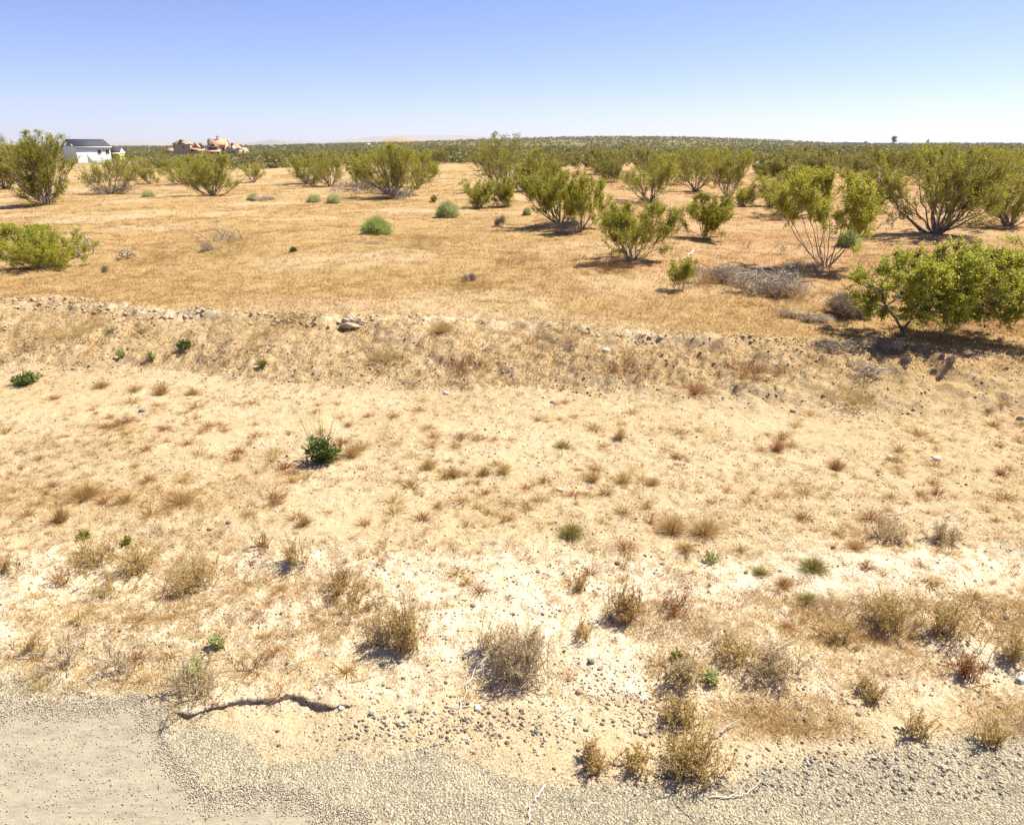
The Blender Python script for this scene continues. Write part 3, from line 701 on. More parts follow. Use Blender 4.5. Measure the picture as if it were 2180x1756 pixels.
# ---- dead wood and grey brush
def dead_brush(u, v, w, h, label, seed, n_limb=10, n_twig=300, thick=.016, mat='dead', twig='greytwig', name='dead_brush', cat='dead branches', group='dead brush on the plain', tr=.0022):
    rng = np.random.default_rng(seed); p = P(u, v); m = mpp(p); R = w*m/2; H = h*m
    o = empty(name, (p[0], p[1], p[2] - .01)); tag(o, label, cat, group)
    ends = []
    for i in range(n_limb):
        g = Geo(); az = rng.uniform(0, 6.28); p0 = np.array([rng.normal()*R*.35, rng.normal()*R*.3, H*rng.uniform(0, .35)])
        L = R*rng.uniform(.5, 1.1); d = np.array([math.cos(az), math.sin(az)*.7, rng.uniform(.0, .6)*H/R]); t = np.linspace(0, 1, 7)[:, None]
        c = p0 + d*L*t + np.cumsum(rng.normal(size=(7, 3)), 0)*R*.05; c[:, 2] = np.clip(c[:, 2] + .3*H*np.sin(t[:, 0]*math.pi), .01, H)
        th = thick*rng.uniform(.5, 1.1); add_poly(g, c, th, th*.3, 5, rng.random()); g.build('branch', M[mat], o); ends += list(c[2:])
    if n_twig:
        E = np.array(ends) if ends else rng.normal(size=(20, 3))*[R*.2, R*.2, 0]
        g = Geo(); i = rng.integers(0, len(E), n_twig)
        A = E[i]*[.9, .9, .6] + rng.normal(size=(n_twig, 3))*[R*.12, R*.12, H*.08]
        D = norm(rng.normal(size=(n_twig, 3)) + [0, 0, .5] + A*[.5, .5, 0]/R)*rng.uniform(.15, .5, n_twig)[:, None]*np.array([R, R, H*1.2])*.8
        A[:, 2] = np.maximum(A[:, 2], 0); B = A + D; B[:, 2] = np.clip(B[:, 2], .0, H*1.15)
        a = rng.random(n_twig); Mid = (A + B)/2 + rng.normal(size=(n_twig, 3))*R*.03
        add_segs(g, A, Mid, tr, tr*.8, 3, a); add_segs(g, Mid, B, tr*.8, tr*.4, 3, a)
        g.build('twigs', M[twig], o)
dead_brush(1530, 598, 130, 48, 'dark grey twiggy heap with straw at its foot, left half of the brush pile', 21, 8, 1500, .010, 'bark', 'greytwig', tr=.0035)
dead_brush(1640, 622, 165, 58, 'heap of bleached twisted dead limbs, right half of the brush pile', 22, 34, 1400, .016, 'dead', 'greytwig', tr=.0035)
dead_brush(1690, 585, 120, 48, 'thin brown brush at the foot of the tall long stemmed bush', 23, 4, 1500, .008, 'bark', 'greytwig', tr=.003)
dead_brush(1790, 668, 118, 58, 'grey rounded twiggy shrub with rusty base left of the nearest bush', 24, 4, 3200, .006, 'greytwig', 'greytwig', 'dry_shrub', 'dry shrub', tr=.0028)
dead_brush(1730, 684, 110, 20, 'flat mat of grey twigs on the ground in front of the grey rounded shrub', 25, 3, 700, .006, tr=.0028)
dead_brush(174, 545, 62, 52, 'bleached broken dead branches right of the low bright green bush', 26, 14, 150, .02)
dead_brush(268, 552, 54, 20, 'small tangle of short dark dead wood on the plain at the left', 27, 14, 80, .02, 'greytwig')
dead_brush(482, 512, 88, 34, 'arching grey dead branches lying on the plain left of centre', 28, 12, 400, .014)
dead_brush(437, 535, 76, 24, 'pale grey mat of fine twigs below the arching dead branches', 29, 2, 900, .006, tr=.0035)
dead_brush(1064, 482, 38, 26, 'small grey twiggy clump left of the large green bush shadow', 30, 2, 900, .006, 'greytwig', name='dry_shrub', cat='dry shrub', tr=.004)
dead_brush(997, 597, 42, 24, 'small grey twiggy clump on the plain above the bank at centre', 31, 2, 800, .005, 'greytwig', name='dry_shrub', cat='dry shrub', tr=.003)
dead_brush(213, 580, 30, 18, 'small pale lilac grey twig clump right of the low bright green bush', 32, 1, 500, .005, name='dry_shrub', cat='dry shrub', tr=.003)
dead_brush(775, 410, 110, 34, 'dark fallen branches spread below the bush left of centre', 33, 18, 700, .03, 'greytwig', 'bark', tr=.006)
dead_brush(852, 422, 90, 28, 'dark grey dead branches at the foot of the large dark olive bush', 34, 12, 600, .03, 'greytwig', 'bark', tr=.006)
dead_brush(245, 412, 84, 26, 'bleached grey branches round the foot of the open bush by the shed', 35, 12, 700, .02, tr=.007)
dead_brush(554, 428, 50, 12, 'flat mat of bleached grey twigs beside the small sage mound', 36, 5, 400, .02, tr=.006)
dead_brush(668, 392, 60, 22, 'dark branches under the clump left of centre', 37, 8, 400, .03, 'greytwig', 'bark', tr=.006)
dead_brush(780, 518, 56, 9, 'few thin grey sticks lying flat on grassy ground below the rounded green shrub', 38, 6, 60, .01)
dead_brush(1895, 742, 100, 30, 'dark dead roots and twigs below the trunk of the nearest bush', 39, 14, 500, .009, 'bark', 'greytwig', tr=.0025)
dead_brush(1780, 742, 90, 22, 'dark crusty brush at the bank edge left of the forked trunk', 40, 8, 500, .008, 'greytwig', 'bark', tr=.0025)
dead_brush(1850, 795, 100, 26, 'grey bleached roots exposed on the bank below the nearest bush', 41, 16, 400, .008, tr=.002)
dead_brush(2010, 772, 40, 30, 'dark purple grey dead weed on the bank at the right', 42, 3, 400, .005, 'bark', 'bark', tr=.0025)
dead_brush(1930, 775, 36, 30, 'dark dead weed just below the forked trunk', 43, 3, 400, .005, 'bark', 'bark', tr=.0025)
dead_brush(1200, 495, 150, 26, 'brown dry brush in the shadow below the large green bush', 44, 3, 1100, .008, 'bark', 'greytwig', tr=.004)
dead_brush(1585, 528, 34, 30, 'bare dark dead stalk with three prongs standing behind the brush pile', 45, 4, 12, .009, 'bark', tr=.003)
dead_brush(1660, 545, 110, 60, 'thin bare reddish twigs rising behind the brush pile', 46, 2, 90, .006, 'bark', 'bark', tr=.003)

def stick(pts, r, label, mat='white_stick', lift=.01, name='stick', cat='stick', side=None):
    w = [P(u, v) for u, v in pts]; o0 = w[0].copy(); c = np.array([q - o0 for q in w]); c[:, 2] += lift
    t = np.linspace(0, 1, len(c)); tt = np.linspace(0, 1, len(c)*4); cc = np.stack([np.interp(tt, t, c[:, k]) for k in range(3)], 1)
    rng = np.random.default_rng(int(pts[0][0])); cc[1:-1] += rng.normal(size=(len(cc) - 2, 3))*r*.8
    g = Geo(); add_poly(g, cc, r, r*.45, 6, .5)
    if side:
        for a, b in side: 
            q0 = cc[int(a*(len(cc)-1))]; q1 = P(*b) - o0; q1[2] += lift*2; add_poly(g, [q0, (q0+q1)/2 + [0, 0, .006], q1], r*.6, r*.25, 5, .4)
    tag(g.build(name, M[mat], loc=o0), label, cat, 'loose sticks and stalks')
stick([(1040, 1398), (1010, 1430), (995, 1465), (983, 1500), (978, 1522)], .0042, 'long curved white stick lying on pale sand below the grey bush')
stick([(950, 1505), (985, 1508), (1020, 1503), (1050, 1498)], .003, 'thin white twig crossing the foot of the long curved stick')
stick([(1160, 1674), (1140, 1700), (1128, 1722), (1122, 1756)], .0045, 'white bent stick on the gravel at the bottom centre')
stick([(1394, 1650), (1430, 1656), (1480, 1662), (1514, 1668)], .005, 'dark grey stick at the edge of the gravel, right of bottom centre', 'bark')
stick([(1510, 1698), (1560, 1700), (1590, 1692), (1618, 1664)], .0035, 'thin pale twig on gravel right of the dark grey stick')
stick([(1495, 1592), (1530, 1568), (1575, 1540)], .004, 'straight pale stick leaning over the brown bush at the lower right', 'dead', .03)
stick([(1620, 1412), (1650, 1392), (1690, 1370)], .0048, 'thick pale broken stick in the mat of dry weeds at the right', 'dead', .03, side=[(.5, (1680, 1400))])
stick([(1432, 1700), (1450, 1720), (1490, 1756)], .003, 'thin dark stalk running off the bottom edge of the photo', 'greytwig')
stick([(745, 1455), (800, 1440), (850, 1428)], .0025, 'thin brown stalk on the white sand left of the long curved stick', 'greytwig')
stick([(1186, 1530), (1210, 1512), (1235, 1504)], .0025, 'short pale arched twig among dark pebbles')
stick([(400, 1460), (402, 1430), (395, 1400), (372, 1385)], .003, 'upright bleached stalk left of the blue green sage clump', 'dead', .06, side=[(.4, (385, 1480)), (.4, (415, 1530))])
stick([(350, 1452), (395, 1458), (440, 1452), (515, 1445)], .003, 'long bleached stalk lying across the ledge end', 'dead', .03)
stick([(1050, 1004), (1055, 1018), (1066, 1030)], .003, 'short straw coloured stalk on sand near the row of tufts')
stick([(1020, 748), (1034, 738), (1048, 732)], .008, 'bundle of white sticks on the bank face', side=[(.1, (1052, 742)), (.3, (1045, 728))])
stick([(1894, 1098), (1925, 1094), (1942, 1082)], .003, 'left one of two thin white curved stalks on the right flat')
stick([(2006, 1102), (2040, 1096), (2060, 1084)], .003, 'right one of two thin white curved stalks on the right flat')
stick([(1462, 552), (1470, 544), (1478, 538)], .02, 'white slab of wood standing out above the small bright green sapling', lift=.05)
stick([(1854, 1614), (1866, 1617), (1878, 1618)], .004, 'short grey twig on gravel at the lower right')
stick([(2003, 1634), (2016, 1638), (2028, 1638)], .004, 'short grey twig on gravel nearer the right edge')

stick([(48, 1398), (90, 1402), (130, 1396), (150, 1380)], .003, 'long bleached stalk of the left sprawling dead weed', 'dead', .03, side=[(.6, (175, 1366)), (.8, (122, 1330))])
stick([(205, 1428), (238, 1420), (250, 1394), (232, 1362)], .003, 'bleached forked stalk of the right sprawling dead weed', 'dead', .04, side=[(.5, (278, 1392)), (.6, (204, 1388))])
stick([(150, 1444), (143, 1420), (140, 1392)], .003, 'short upright bleached stalk at the left gravel edge', 'dead', .03)
stick([(440, 1405), (500, 1400), (545, 1408), (590, 1432)], .0022, 'dark wiry stem with drooping ends above the ledge', 'greytwig', .03, side=[(.6, (500, 1345)), (.7, (512, 1480))])
stick([(1036, 1340), (1042, 1300), (1046, 1262), (1048, 1205)], .0016, 'single tall thin dry stem rising above the largest bush', 'olive', .05)

# thin crust of soil overhanging the washed-out ledge
def crust():
    n = 500; xs = np.linspace(LEDGE[0][1] + .03, LEDGE[0][-3] + .05, n); yl = np.interp(xs, *LEDGE) + (fbm(xs*9, xs*0 + 3, 4, 41) - .5)*.05
    end = sst(0, .1, (xs - xs[0]))*(1 - sst(xs[-1] - .2, xs[-1], xs)); out = yl - (.002 + .022*fbm(xs*22, xs*0, 4, 43))*end
    back = yl + .05; zb = land(xs, back); zo = land(xs, yl + .012) + .004*end; mid = yl + .008
    rows = [np.stack([xs, back, zb - .004], 1), np.stack([xs, mid, zo + .003], 1), np.stack([xs, out, zo - .003], 1), np.stack([xs, out + .003, zo - .008], 1), np.stack([xs, mid + .008, zo - .012], 1)]
    m = len(rows); V = np.concatenate(rows); idx = np.arange(m*n).reshape(m, n); q = np.stack([idx[:-1, :-1], idx[1:, :-1], idx[1:, 1:], idx[:-1, 1:]], -1).reshape(-1, 4)
    g = Geo(); g.add(V, quads=q); z0 = np.zeros(len(V))
    tag(g.build('ledge', M['ground'], smooth=False, attrs=dict(gravel=z0, pale=z0 + .45, litter=z0, red=z0, far=z0, bank=z0, bare=z0)), kind='structure')
crust()

# ---- near dry bushes and tufts
def dry_bush(u, v, w, h, label, seed, mats=('olive',), n=900, th=.0012, name='dry_bush', leafy=.4, leafmat=None):
    """branching thin stems from a crown, with scraps of leaf and seed"""
    rng = np.random.default_rng(seed); p = P(u, v); m = mpp(p); R = w*m/2*1.12; H = h*m*.95; n = int(n*.45)
    o = empty(name, (p[0], p[1], p[2] - .005)); tag(o, label, 'dry bush', 'dry bushes on the verge')
    k = max(n//14, 12); az = rng.uniform(0, 6.28, k); q = np.sqrt(rng.random(k)); hh = np.sqrt(np.maximum(1 - (.8*q)**2, .05))*rng.uniform(.5, 1, k)
    st = rng.normal(size=(k, 3))*[R*.3, R*.3, 0]; end = np.stack([np.cos(az)*q*R*.62, np.sin(az)*q*R*.62, hh*H], 1) + st*1.05
    mid = (st + end)/2*[1, 1, 1.1] + rng.normal(size=(k, 3))*R*.05; mid[:, 2] = np.maximum(mid[:, 2], .003)
    a = rng.random(k); g = Geo(); add_segs(g, st, mid, th*1.7, th*1.2, 3, a*.6); add_segs(g, mid, end, th*1.2, th*.7, 3, a*.6)
    i = rng.integers(0, k, n); t = rng.uniform(.15, 1, n)[:, None]; A = np.where(t < .5, st[i] + (mid[i] - st[i])*t*2, mid[i] + (end[i] - mid[i])*(t*2 - 1))
    D = norm(norm(end[i] - st[i])*.5 + rng.normal(size=(n, 3))*.6 + [0, 0, .25])*rng.uniform(.12, .34, n)[:, None]*R
    B = A + D; B[:, 2] = np.maximum(B[:, 2], .002); add_segs(g, A, B, th*.8, th*.45, 3, rng.random(n))
    g.build('stems', M[mats[0]], o)
    nl = int(n*leafy*7); i = rng.integers(0, n, nl); Q = A[i] + (B[i] - A[i])*rng.uniform(.2, 1.1, nl)[:, None]
    gl = Geo(); add_leaves(gl, Q, .012, .0045, rng, up=np.array([0, 0, .4])); gl.build('foliage', M[leafmat or mats[0]], o)
def tuft_geo(rng, R, H, n, bw=.0022):
    g = Geo(); az = rng.uniform(0, 6.28, n); q = rng.random(n)**.7
    D = np.stack([np.cos(az)*q*R, np.sin(az)*q*R, H*(1.05 - .6*q*q)*rng.uniform(.5, 1, n)], 1)
    Pp = np.stack([np.cos(az)*q*R*.25, np.sin(az)*q*R*.25, np.zeros(n)], 1) + rng.normal(size=(n, 3))*[R*.08, R*.08, 0]
    add_blades(g, Pp, D, np.linalg.norm(D, axis=1), bw, rng, .35); return g
def tuft(u, v, w, h, label, seed, mat='straw', n=260, bw=.0024):
    rng = np.random.default_rng(seed); p = P(u, v); m = mpp(p)
    g = tuft_geo(rng, w*m/2, h*m*.95, n, bw); o = g.build('grass_tuft', M[mat], loc=(p[0], p[1], p[2] - .004))
    tag(o, label, 'grass tuft', 'dry grass tufts on the verge')

DB = [
 (862, 1378, 92, 150, 'tall olive brown dry bush with a feathery top in the white sand', 'olive', 1500),
 (815, 1368, 76, 92, 'greyish dry bush joined to the left foot of the tall feathery one', 'greytwig', 1200),
 (870, 1384, 50, 60, 'small dark olive bush at the lower right foot of the tall feathery one', 'olive', 500),
 (1102, 1434, 160, 140, 'largest grey brown twiggy bush on the white sand below centre', 'greytwig', 2600),
 (1045, 1380, 90, 60, 'grey side growth left of the largest grey brown bush', 'greytwig', 700),
 (1330, 1314, 86, 92, 'upright golden brown dry bush right of centre on the white sand', 'straw', 1500),
 (728, 1256, 82, 62, 'golden brown dry bush left of the tall feathery one', 'straw', 900),
 (770, 1290, 110, 50, 'low sprawling dry bush between the golden and the tall feathery bushes', 'olive', 700),
 (628, 1196, 60, 70, 'brown dry bush with spiky top standing over the white sand left of centre', 'olive', 800),
 (560, 1165, 48, 44, 'small reddish brown dry bush left of the spiky one', 'rust', 450),
 (205, 1200, 110, 62, 'olive dry bush on white sand at the left below the first small green weed', 'olive', 1300),
 (295, 1215, 100, 72, 'olive dry bush on white sand at the left below the second small green weed', 'olive', 1300),
 (412, 1240, 150, 66, 'wide low olive brown dry bush left of centre on the white sand', 'olive', 1700),
 (138, 1240, 70, 44, 'small dry bush at the lower left of the pair of olive bushes', 'straw', 500),
 (232, 1262, 90, 40, 'low dry bush beneath the pair of olive bushes', 'olive', 600),
 (16, 1215, 54, 54, 'olive dry bush cut by the left edge of the photo', 'olive', 600),
 (1446, 1456, 84, 92, 'dark grey green dry bush at the left rim of the weedy patch, lower right', 'greytwig', 1200),
 (1450, 1530, 100, 84, 'tangled brown dry bush below the dark grey green one', 'olive', 1200),
 (1475, 1632, 130, 110, 'large rusty brown dry bush at the lower right beside the straight stick', 'olive', 2200),
 (1268, 1626, 80, 66, 'small golden bush on the gravel edge, left of the tiny green flecked one', 'straw', 900),
 (1354, 1628, 66, 62, 'small green flecked bush on the gravel edge right of the small golden one', 'olive', 800),
 (1232, 1256, 46, 62, 'slender reddish tipped dry bush on sand left of the upright golden one', 'straw', 500),
 (1245, 1356, 62, 52, 'low golden tuft like bush between the grey and the upright golden bushes', 'straw', 500),
 (1440, 1302, 80, 50, 'pinkish dry bush with spreading seed heads right of the upright golden one', 'rust', 500),
 (1892, 1336, 105, 100, 'left one of two matching leggy green brown weeds at the right', 'olive', 1500),
 (2010, 1348, 115, 105, 'right one of two matching leggy green brown weeds at the right', 'olive', 1500),
 (1893, 1146, 74, 44, 'left one of two dark low grey bushes on the right flat', 'greytwig', 1200),
 (2003, 1150, 76, 44, 'right one of two dark low grey bushes on the right flat', 'greytwig', 1200),
 (1855, 1480, 60, 60, 'brown dry weed in the middle of the weedy patch at the lower right', 'olive', 700),
 (1950, 1560, 60, 70, 'brown dry weed on a dark stalk, left one of two near the right gravel', 'olive', 700),
 (2100, 1580, 66, 74, 'brown dry weed on a dark stalk, right one of two near the right gravel', 'olive', 700),
 (2060, 1440, 90, 70, 'rusty dry bush right of the weedy patch', 'rust', 900),
 (2160, 1400, 90, 80, 'brown dry bush cut by the right edge beside the white roll', 'olive', 1000),
 (1780, 1360, 90, 50, 'low brown weeds at the upper rim of the weedy patch', 'olive', 800),
 (1640, 1430, 130, 60, 'matted grey brown weeds around the thick pale broken stick', 'greytwig', 1400),
 (1560, 1400, 110, 50, 'matted olive weeds right of the dark grey green bush', 'olive', 900),
 (150, 1412, 110, 70, 'sprawling dead weed with bleached stalks, left one of two at the gravel edge', 'greytwig', 500),
 (255, 1432, 110, 70, 'sprawling dead weed with bleached stalks, right one of two at the gravel edge', 'greytwig', 500),
 (420, 1478, 150, 90, 'tangle of dead stalks at the left end of the eroded ledge', 'greytwig', 900),
 (60, 1390, 110, 40, 'thin dead weeds at the left edge where sand meets gravel', 'straw', 500),
 (905, 528, 190, 34, 'low olive brown weeds below the rounded green shrub', 'olive', 1500),
 (500, 540, 170, 34, 'low olive brown weeds around the arching dead branches', 'olive', 1200),
 (1090, 560, 150, 22, 'low straw weeds on the plain left of the airy fan shaped bush', 'straw', 900),
 (1010, 618, 150, 22, 'low straw weeds just below the small grey twiggy clump at centre', 'straw', 900),
 (330, 560, 170, 22, 'low straw weeds right of the small tangle of dark dead wood', 'straw', 900),
 (1300, 580, 140, 26, 'rusty weeds in the shadow of the airy fan shaped bush', 'rust', 900),
 (640, 690, 130, 30, 'golden weeds along the bank top left of the undercut lump', 'straw', 800),
 (1180, 712, 150, 30, 'golden weeds below the crumbling bank top right of centre', 'straw', 900),
 (820, 770, 120, 30, 'olive brown weeds on the bank face below the undercut lump', 'olive', 800),
 (560, 720, 110, 30, 'olive brown weeds high on the bank left of centre', 'olive', 700),
 (1000, 790, 140, 30, 'rusty weeds low on the bank face at centre', 'rust', 800),
 (1330, 790, 150, 32, 'rusty weeds low on the bank right of centre', 'rust', 900),
 (150, 720, 170, 30, 'olive brown weeds on the bank at the left', 'olive', 1000),
 (1600, 800, 190, 36, 'rusty orange weeds on the bank at the right', 'rust', 1200),
 (1800, 850, 190, 34, 'brown weeds at the foot of the bank at the right', 'olive', 1000),
 (1495, 606, 120, 34, 'straw coloured weeds at the front left foot of the brush pile', 'straw', 900),
 (1690, 640, 130, 34, 'straw coloured weeds at the front right foot of the brush pile', 'straw', 900),
 (1790, 672, 110, 34, 'rusty weeds round the base of the grey rounded twiggy shrub', 'rust', 900),
 (2040, 690, 190, 34, 'rusty brown weeds in the shade under the nearest bush', 'rust', 1200),
 (540, 1420, 120, 46, 'wiry reddish dead stems spreading over white sand above the ledge', 'rust', 260),
]
for i, (u, v, w, h, lab, mt, n) in enumerate(DB):
    dry_bush(u, v, w, h, lab, 300 + i, (mt,), n, .0013 if mt != 'greytwig' else .0014, leafy=.45 if n > 600 else .2, leafmat=('olive' if mt == 'greytwig' else None))

TF = [
 (218, 824, 44, 22, 'spiky straw tuft alone on sand below the bank, left one of two', 'straw'),
 (287, 832, 44, 22, 'spiky straw tuft alone on sand below the bank, right one of two', 'straw'),
 (345, 838, 50, 44, 'tall brown tuft right of the two lone spiky tufts', 'straw'),
 (410, 840, 40, 26, 'brown tuft at the right end of the short row below the bank', 'straw'),
 (912, 996, 46, 34, 'dark brown tuft, leftmost of the row across the middle flat', 'olive'),
 (966, 1012, 44, 30, 'brown tuft, second from left in the row across the middle flat', 'straw'),
 (1030, 1012, 40, 32, 'brown tuft left of the short straw stalk in the middle row', 'straw'),
 (1072, 1006, 46, 34, 'brown tuft right of the short straw stalk in the middle row', 'olive'),
 (1262, 1022, 44, 34, 'brown tuft above the two white stones', 'straw'),
 (1326, 1026, 52, 36, 'dark brown tuft right of the two white stones', 'olive'),
 (1388, 1032, 40, 26, 'brown tuft at the right end of the middle row', 'straw'),
 (1198, 952, 44, 24, 'yellow green grass tuft on the middle flat', 'dull_green'),
 (1216, 1140, 66, 44, 'yellow green spiky tuft on bare sand above the slender bush', 'dull_green'),
 (1432, 1130, 74, 54, 'golden brown tuft, left one of a joined pair on the wash', 'straw'),
 (1500, 1135, 90, 50, 'golden brown tuft, right one of a joined pair on the wash', 'straw'),
 (1732, 1212, 74, 40, 'yellow green star shaped tuft on bare sand at the right', 'dull_green'),
 (1618, 1222, 44, 28, 'small green tuft left of the star shaped one', 'dull_green'),
 (1668, 1246, 46, 30, 'brown tuft below left of the star shaped one', 'straw'),
 (1718, 1280, 56, 34, 'green spiky tuft on pale sand, below the star shaped one', 'dull_green'),
 (1820, 1166, 50, 26, 'brown tuft left of the dark low grey bushes', 'straw'),
 (1462, 1170, 50, 24, 'olive tuft below the golden brown pair', 'olive'),
 (268, 1068, 50, 34, 'brown tuft, left one of the dense row at the left', 'straw'),
 (180, 1058, 80, 46, 'wide brown tuft in the dense row at the left', 'straw'),
 (385, 1070, 90, 40, 'wide brown tuft at the right of the dense row at the left', 'straw'),
 (130, 1110, 46, 54, 'upright brown tuft above the white sand at the left', 'straw'),
 (648, 1116, 40, 28, 'brown tuft on the flat above the spiky dry bush', 'straw'),
 (750, 970, 56, 46, 'brown tuft right of the dark green flowering weed', 'straw'),
 (1320, 932, 40, 40, 'olive brown tuft on the flat right of centre', 'olive'),
 (1655, 958, 44, 40, 'dark rusty tuft on the right flat', 'rust'),
 (1780, 1000, 44, 40, 'rusty orange tuft on the right flat', 'rust'),
 (940, 706, 60, 36, 'yellowish tuft growing at the bank top right of the undercut lump', 'straw'),
 (1480, 836, 90, 40, 'rusty tuft at the foot of the bank right of centre', 'rust'),
]
for i, (u, v, w, h, lab, mt) in enumerate(TF): tuft(u, v, w, h, lab, 700 + i, mt, 320 if w < 60 else 620)

# ---- small tufts: individuals, copies of ten, then the smallest as stuff
def small_tufts():
    rng = np.random.default_rng(99); me = []
    for k in range(12):
        g = tuft_geo(np.random.default_rng(900 + k), .055, .05, 85, .0019); me.append(g.mesh('grass_tuft', M[['straw', 'straw', 'rust', 'olive'][k % 4]]))
    n = 0; pts = []
    while n < 255:
        u = rng.uniform(-20, 2200); v = rng.uniform(850, 1500)
        dens = np.interp(v, [850, 900, 1080, 1150, 1500], [.6, .7, .8, .25, .3])
        if fbm(np.array([u/120.]), np.array([v/55.]), 3, 92)[0] < .66 - dens*.25 or rng.random() > dens: continue
        p = P(u, v)
        if any((p[0]-q[0])**2 + (p[1]-q[1])**2 < .1**2 for q in pts): continue
        pts.append(p); n += 1
        o = bpy.data.objects.new('grass_tuft', me[rng.integers(0, 12)]); C.objects.link(o); o.location = (p[0], p[1], p[2] - .003)
        s = rng.uniform(.7, 1.8)*(.85 + .07*p[1]); o.scale = (s, s, s*rng.uniform(.7, 1.1)); o.rotation_euler = (0, 0, rng.uniform(0, 6.28))
        tag(o, 'tiny dry grass tuft scattered on the sandy flat below the bank', 'grass tuft', 'tiny dry tufts scattered on the sand')
small_tufts()

def grass_cover(name, label, mat, xs, ys, L, W, seed, tilt=.8):
    rng = np.random.default_rng(seed); n = len(xs); z = land(xs, ys)
    D = rng.normal(size=(n, 3))*tilt; D[:, 2] = 1
    g = Geo(); D = norm(D); s = norm(np.cross(D, rng.normal(size=(n, 3)))); Pp = np.stack([xs, ys, z - .003], 1)
    v = np.stack([Pp - s*(W/2)[:, None], Pp + s*(W/2)[:, None], Pp + D*L[:, None]], 1)
    g.add(v.reshape(-1, 3), tris=np.arange(n*3).reshape(-1, 3), a=np.repeat(rng.random(n), 3))
    tag(g.build(name, M[mat]), label, 'grass', kind='stuff')
def clustered(rng, n, y0, y1, per=14, sig=.05, pw=1.0):
    k = n//per; y = y0*np.exp(rng.random(k)**pw*math.log(y1/y0)); x = y*rng.uniform(-.86, .86, k)
    cx = np.repeat(x, per); cy = np.repeat(y, per); sg = sig*(1 + cy*.03)
    return cx + rng.normal(size=k*per)*sg, cy + rng.normal(size=k*per)*sg
def plain_mask(x, y): 
    toe = np.interp(x, *TOE); top = np.interp(x, *TOP); return (y - toe)/(top - toe)
def covers():
    rng = np.random.default_rng(1234)
    for nm, lab, mt, n, sd, thr in (
        ('dry_grass', 'straw coloured dry grass covering the plain beyond the bank', 'straw', 460000, 1, .36),
        ('rusty_grass', 'rust tinted dry grass patches on the plain and the bank', 'rust', 170000, 2, .47),
        ('olive_grass', 'dull olive dry weeds in low patches on the plain', 'olive', 110000, 3, .50)):
        x, y = clustered(rng, n, 7.2, 70)
        t = plain_mask(x, y); m = .55*fbm(x*.45, y*.6, 4, 200 + sd) + .45*(.98 - fbm(x*.28, y*.42, 5, 66))
        if sd == 2: m = m + .06*sst(0, 4, x)
        keep = (t > .1) & (m + (rng.random(len(x)) - .5)*.2 > thr) & ((t > .97) | (rng.random(len(x)) < 1.1))
        x, y = x[keep], y[keep]; sc = 1 + .035*y
        grass_cover(nm, lab, mt, x, y, rng.uniform(.02, .06, len(x))*sc, rng.uniform(.003, .006, len(x))*sc, 10 + sd, 1.0)
    # fine fuzz on the verge
    k = 15000; per = 9; y = 2.7*np.exp(rng.random(k)*math.log(8.2/2.7)); x = y*rng.uniform(-.86, .86, k)
    t = plain_mask(x, y); m = fbm(x*.9, y*.9, 4, 210) + .10*sst(4.2, 5, y) - .03; keep = (m + (rng.random(k) - .5)*.16 > .50) & (t < .3)
    x, y = x[keep], y[keep]; x = np.repeat(x, per) + rng.normal(size=len(x)*per)*.022; y = np.repeat(y, per) + rng.normal(size=len(y)*per)*.022
    grass_cover('dry_grass', 'fine dead grass wisps scattered over the sandy verge', 'straw', x, y, rng.uniform(.015, .045, len(x)), rng.uniform(.0014, .0026, len(x)), 20, 1.0)
    for sd, mt, kk, thr in ((24, 'straw', 5200, .46), (25, 'rust', 3000, .49)):      # fuzzy rosettes
        y = 3.1*np.exp(rng.random(kk)*math.log(8.0/3.1)); x = y*rng.uniform(-.86, .86, kk); t = plain_mask(x, y)
        m = fbm(x*.8, y*1.1, 4, 210 + sd); keep = (m + (rng.random(kk) - .5)*.26 > thr) & (t < .2); x, y = x[keep], y[keep]
        sg = rng.uniform(.008, .035, len(x)); x = np.repeat(x, 34) + rng.normal(size=len(x)*34)*np.repeat(sg, 34); y = np.repeat(y, 34) + rng.normal(size=len(y)*34)*np.repeat(sg, 34)
        grass_cover('dry_grass', {'straw': 'fuzzy straw rosettes dotted over the flat', 'rust': 'fuzzy rust brown rosettes dotted over the flat'}[mt], mt, x, y, rng.uniform(.015, .05, len(x)), rng.uniform(.0016, .0028, len(x)), sd, .9)
    k = 9000; y = rng.uniform(2.75, 3.7, k); x = rng.uniform(-3.2, -.9, k); m = fbm(x*1.4, y*2.2, 3, 212); keep = m > .50; x, y = x[keep], y[keep]
    x = np.repeat(x, 3) + rng.normal(size=len(x)*3)*.02; y = np.repeat(y, 3) + rng.normal(size=len(y)*3)*.02
    grass_cover('dry_weeds', 'matted dead weeds on the white sand at the lower left', 'olive', x, y, rng.uniform(.02, .055, len(x)), rng.uniform(.0014, .0026, len(x)), 23, 1.5)
    k = 46000; y = rng.uniform(2.45, 3.5, k); x = rng.uniform(.65, 3.2, k)
    m = fbm(x*1.6, y*2.4, 3, 211) + .07*np.exp(-((y - 2.95)/.3)**2); keep = m + (rng.random(k) - .5)*.55 > .55; x, y = x[keep], y[keep]
    per = 3; x = np.repeat(x, per) + rng.normal(size=len(x)*per)*.02; y = np.repeat(y, per) + rng.normal(size=len(y)*per)*.02
    grass_cover('dry_weeds', 'matted dead weeds on the verge at the lower right', 'straw', x, y, rng.uniform(.02, .065, len(x)), rng.uniform(.0014, .0026, len(x)), 21, 1.5)
covers()

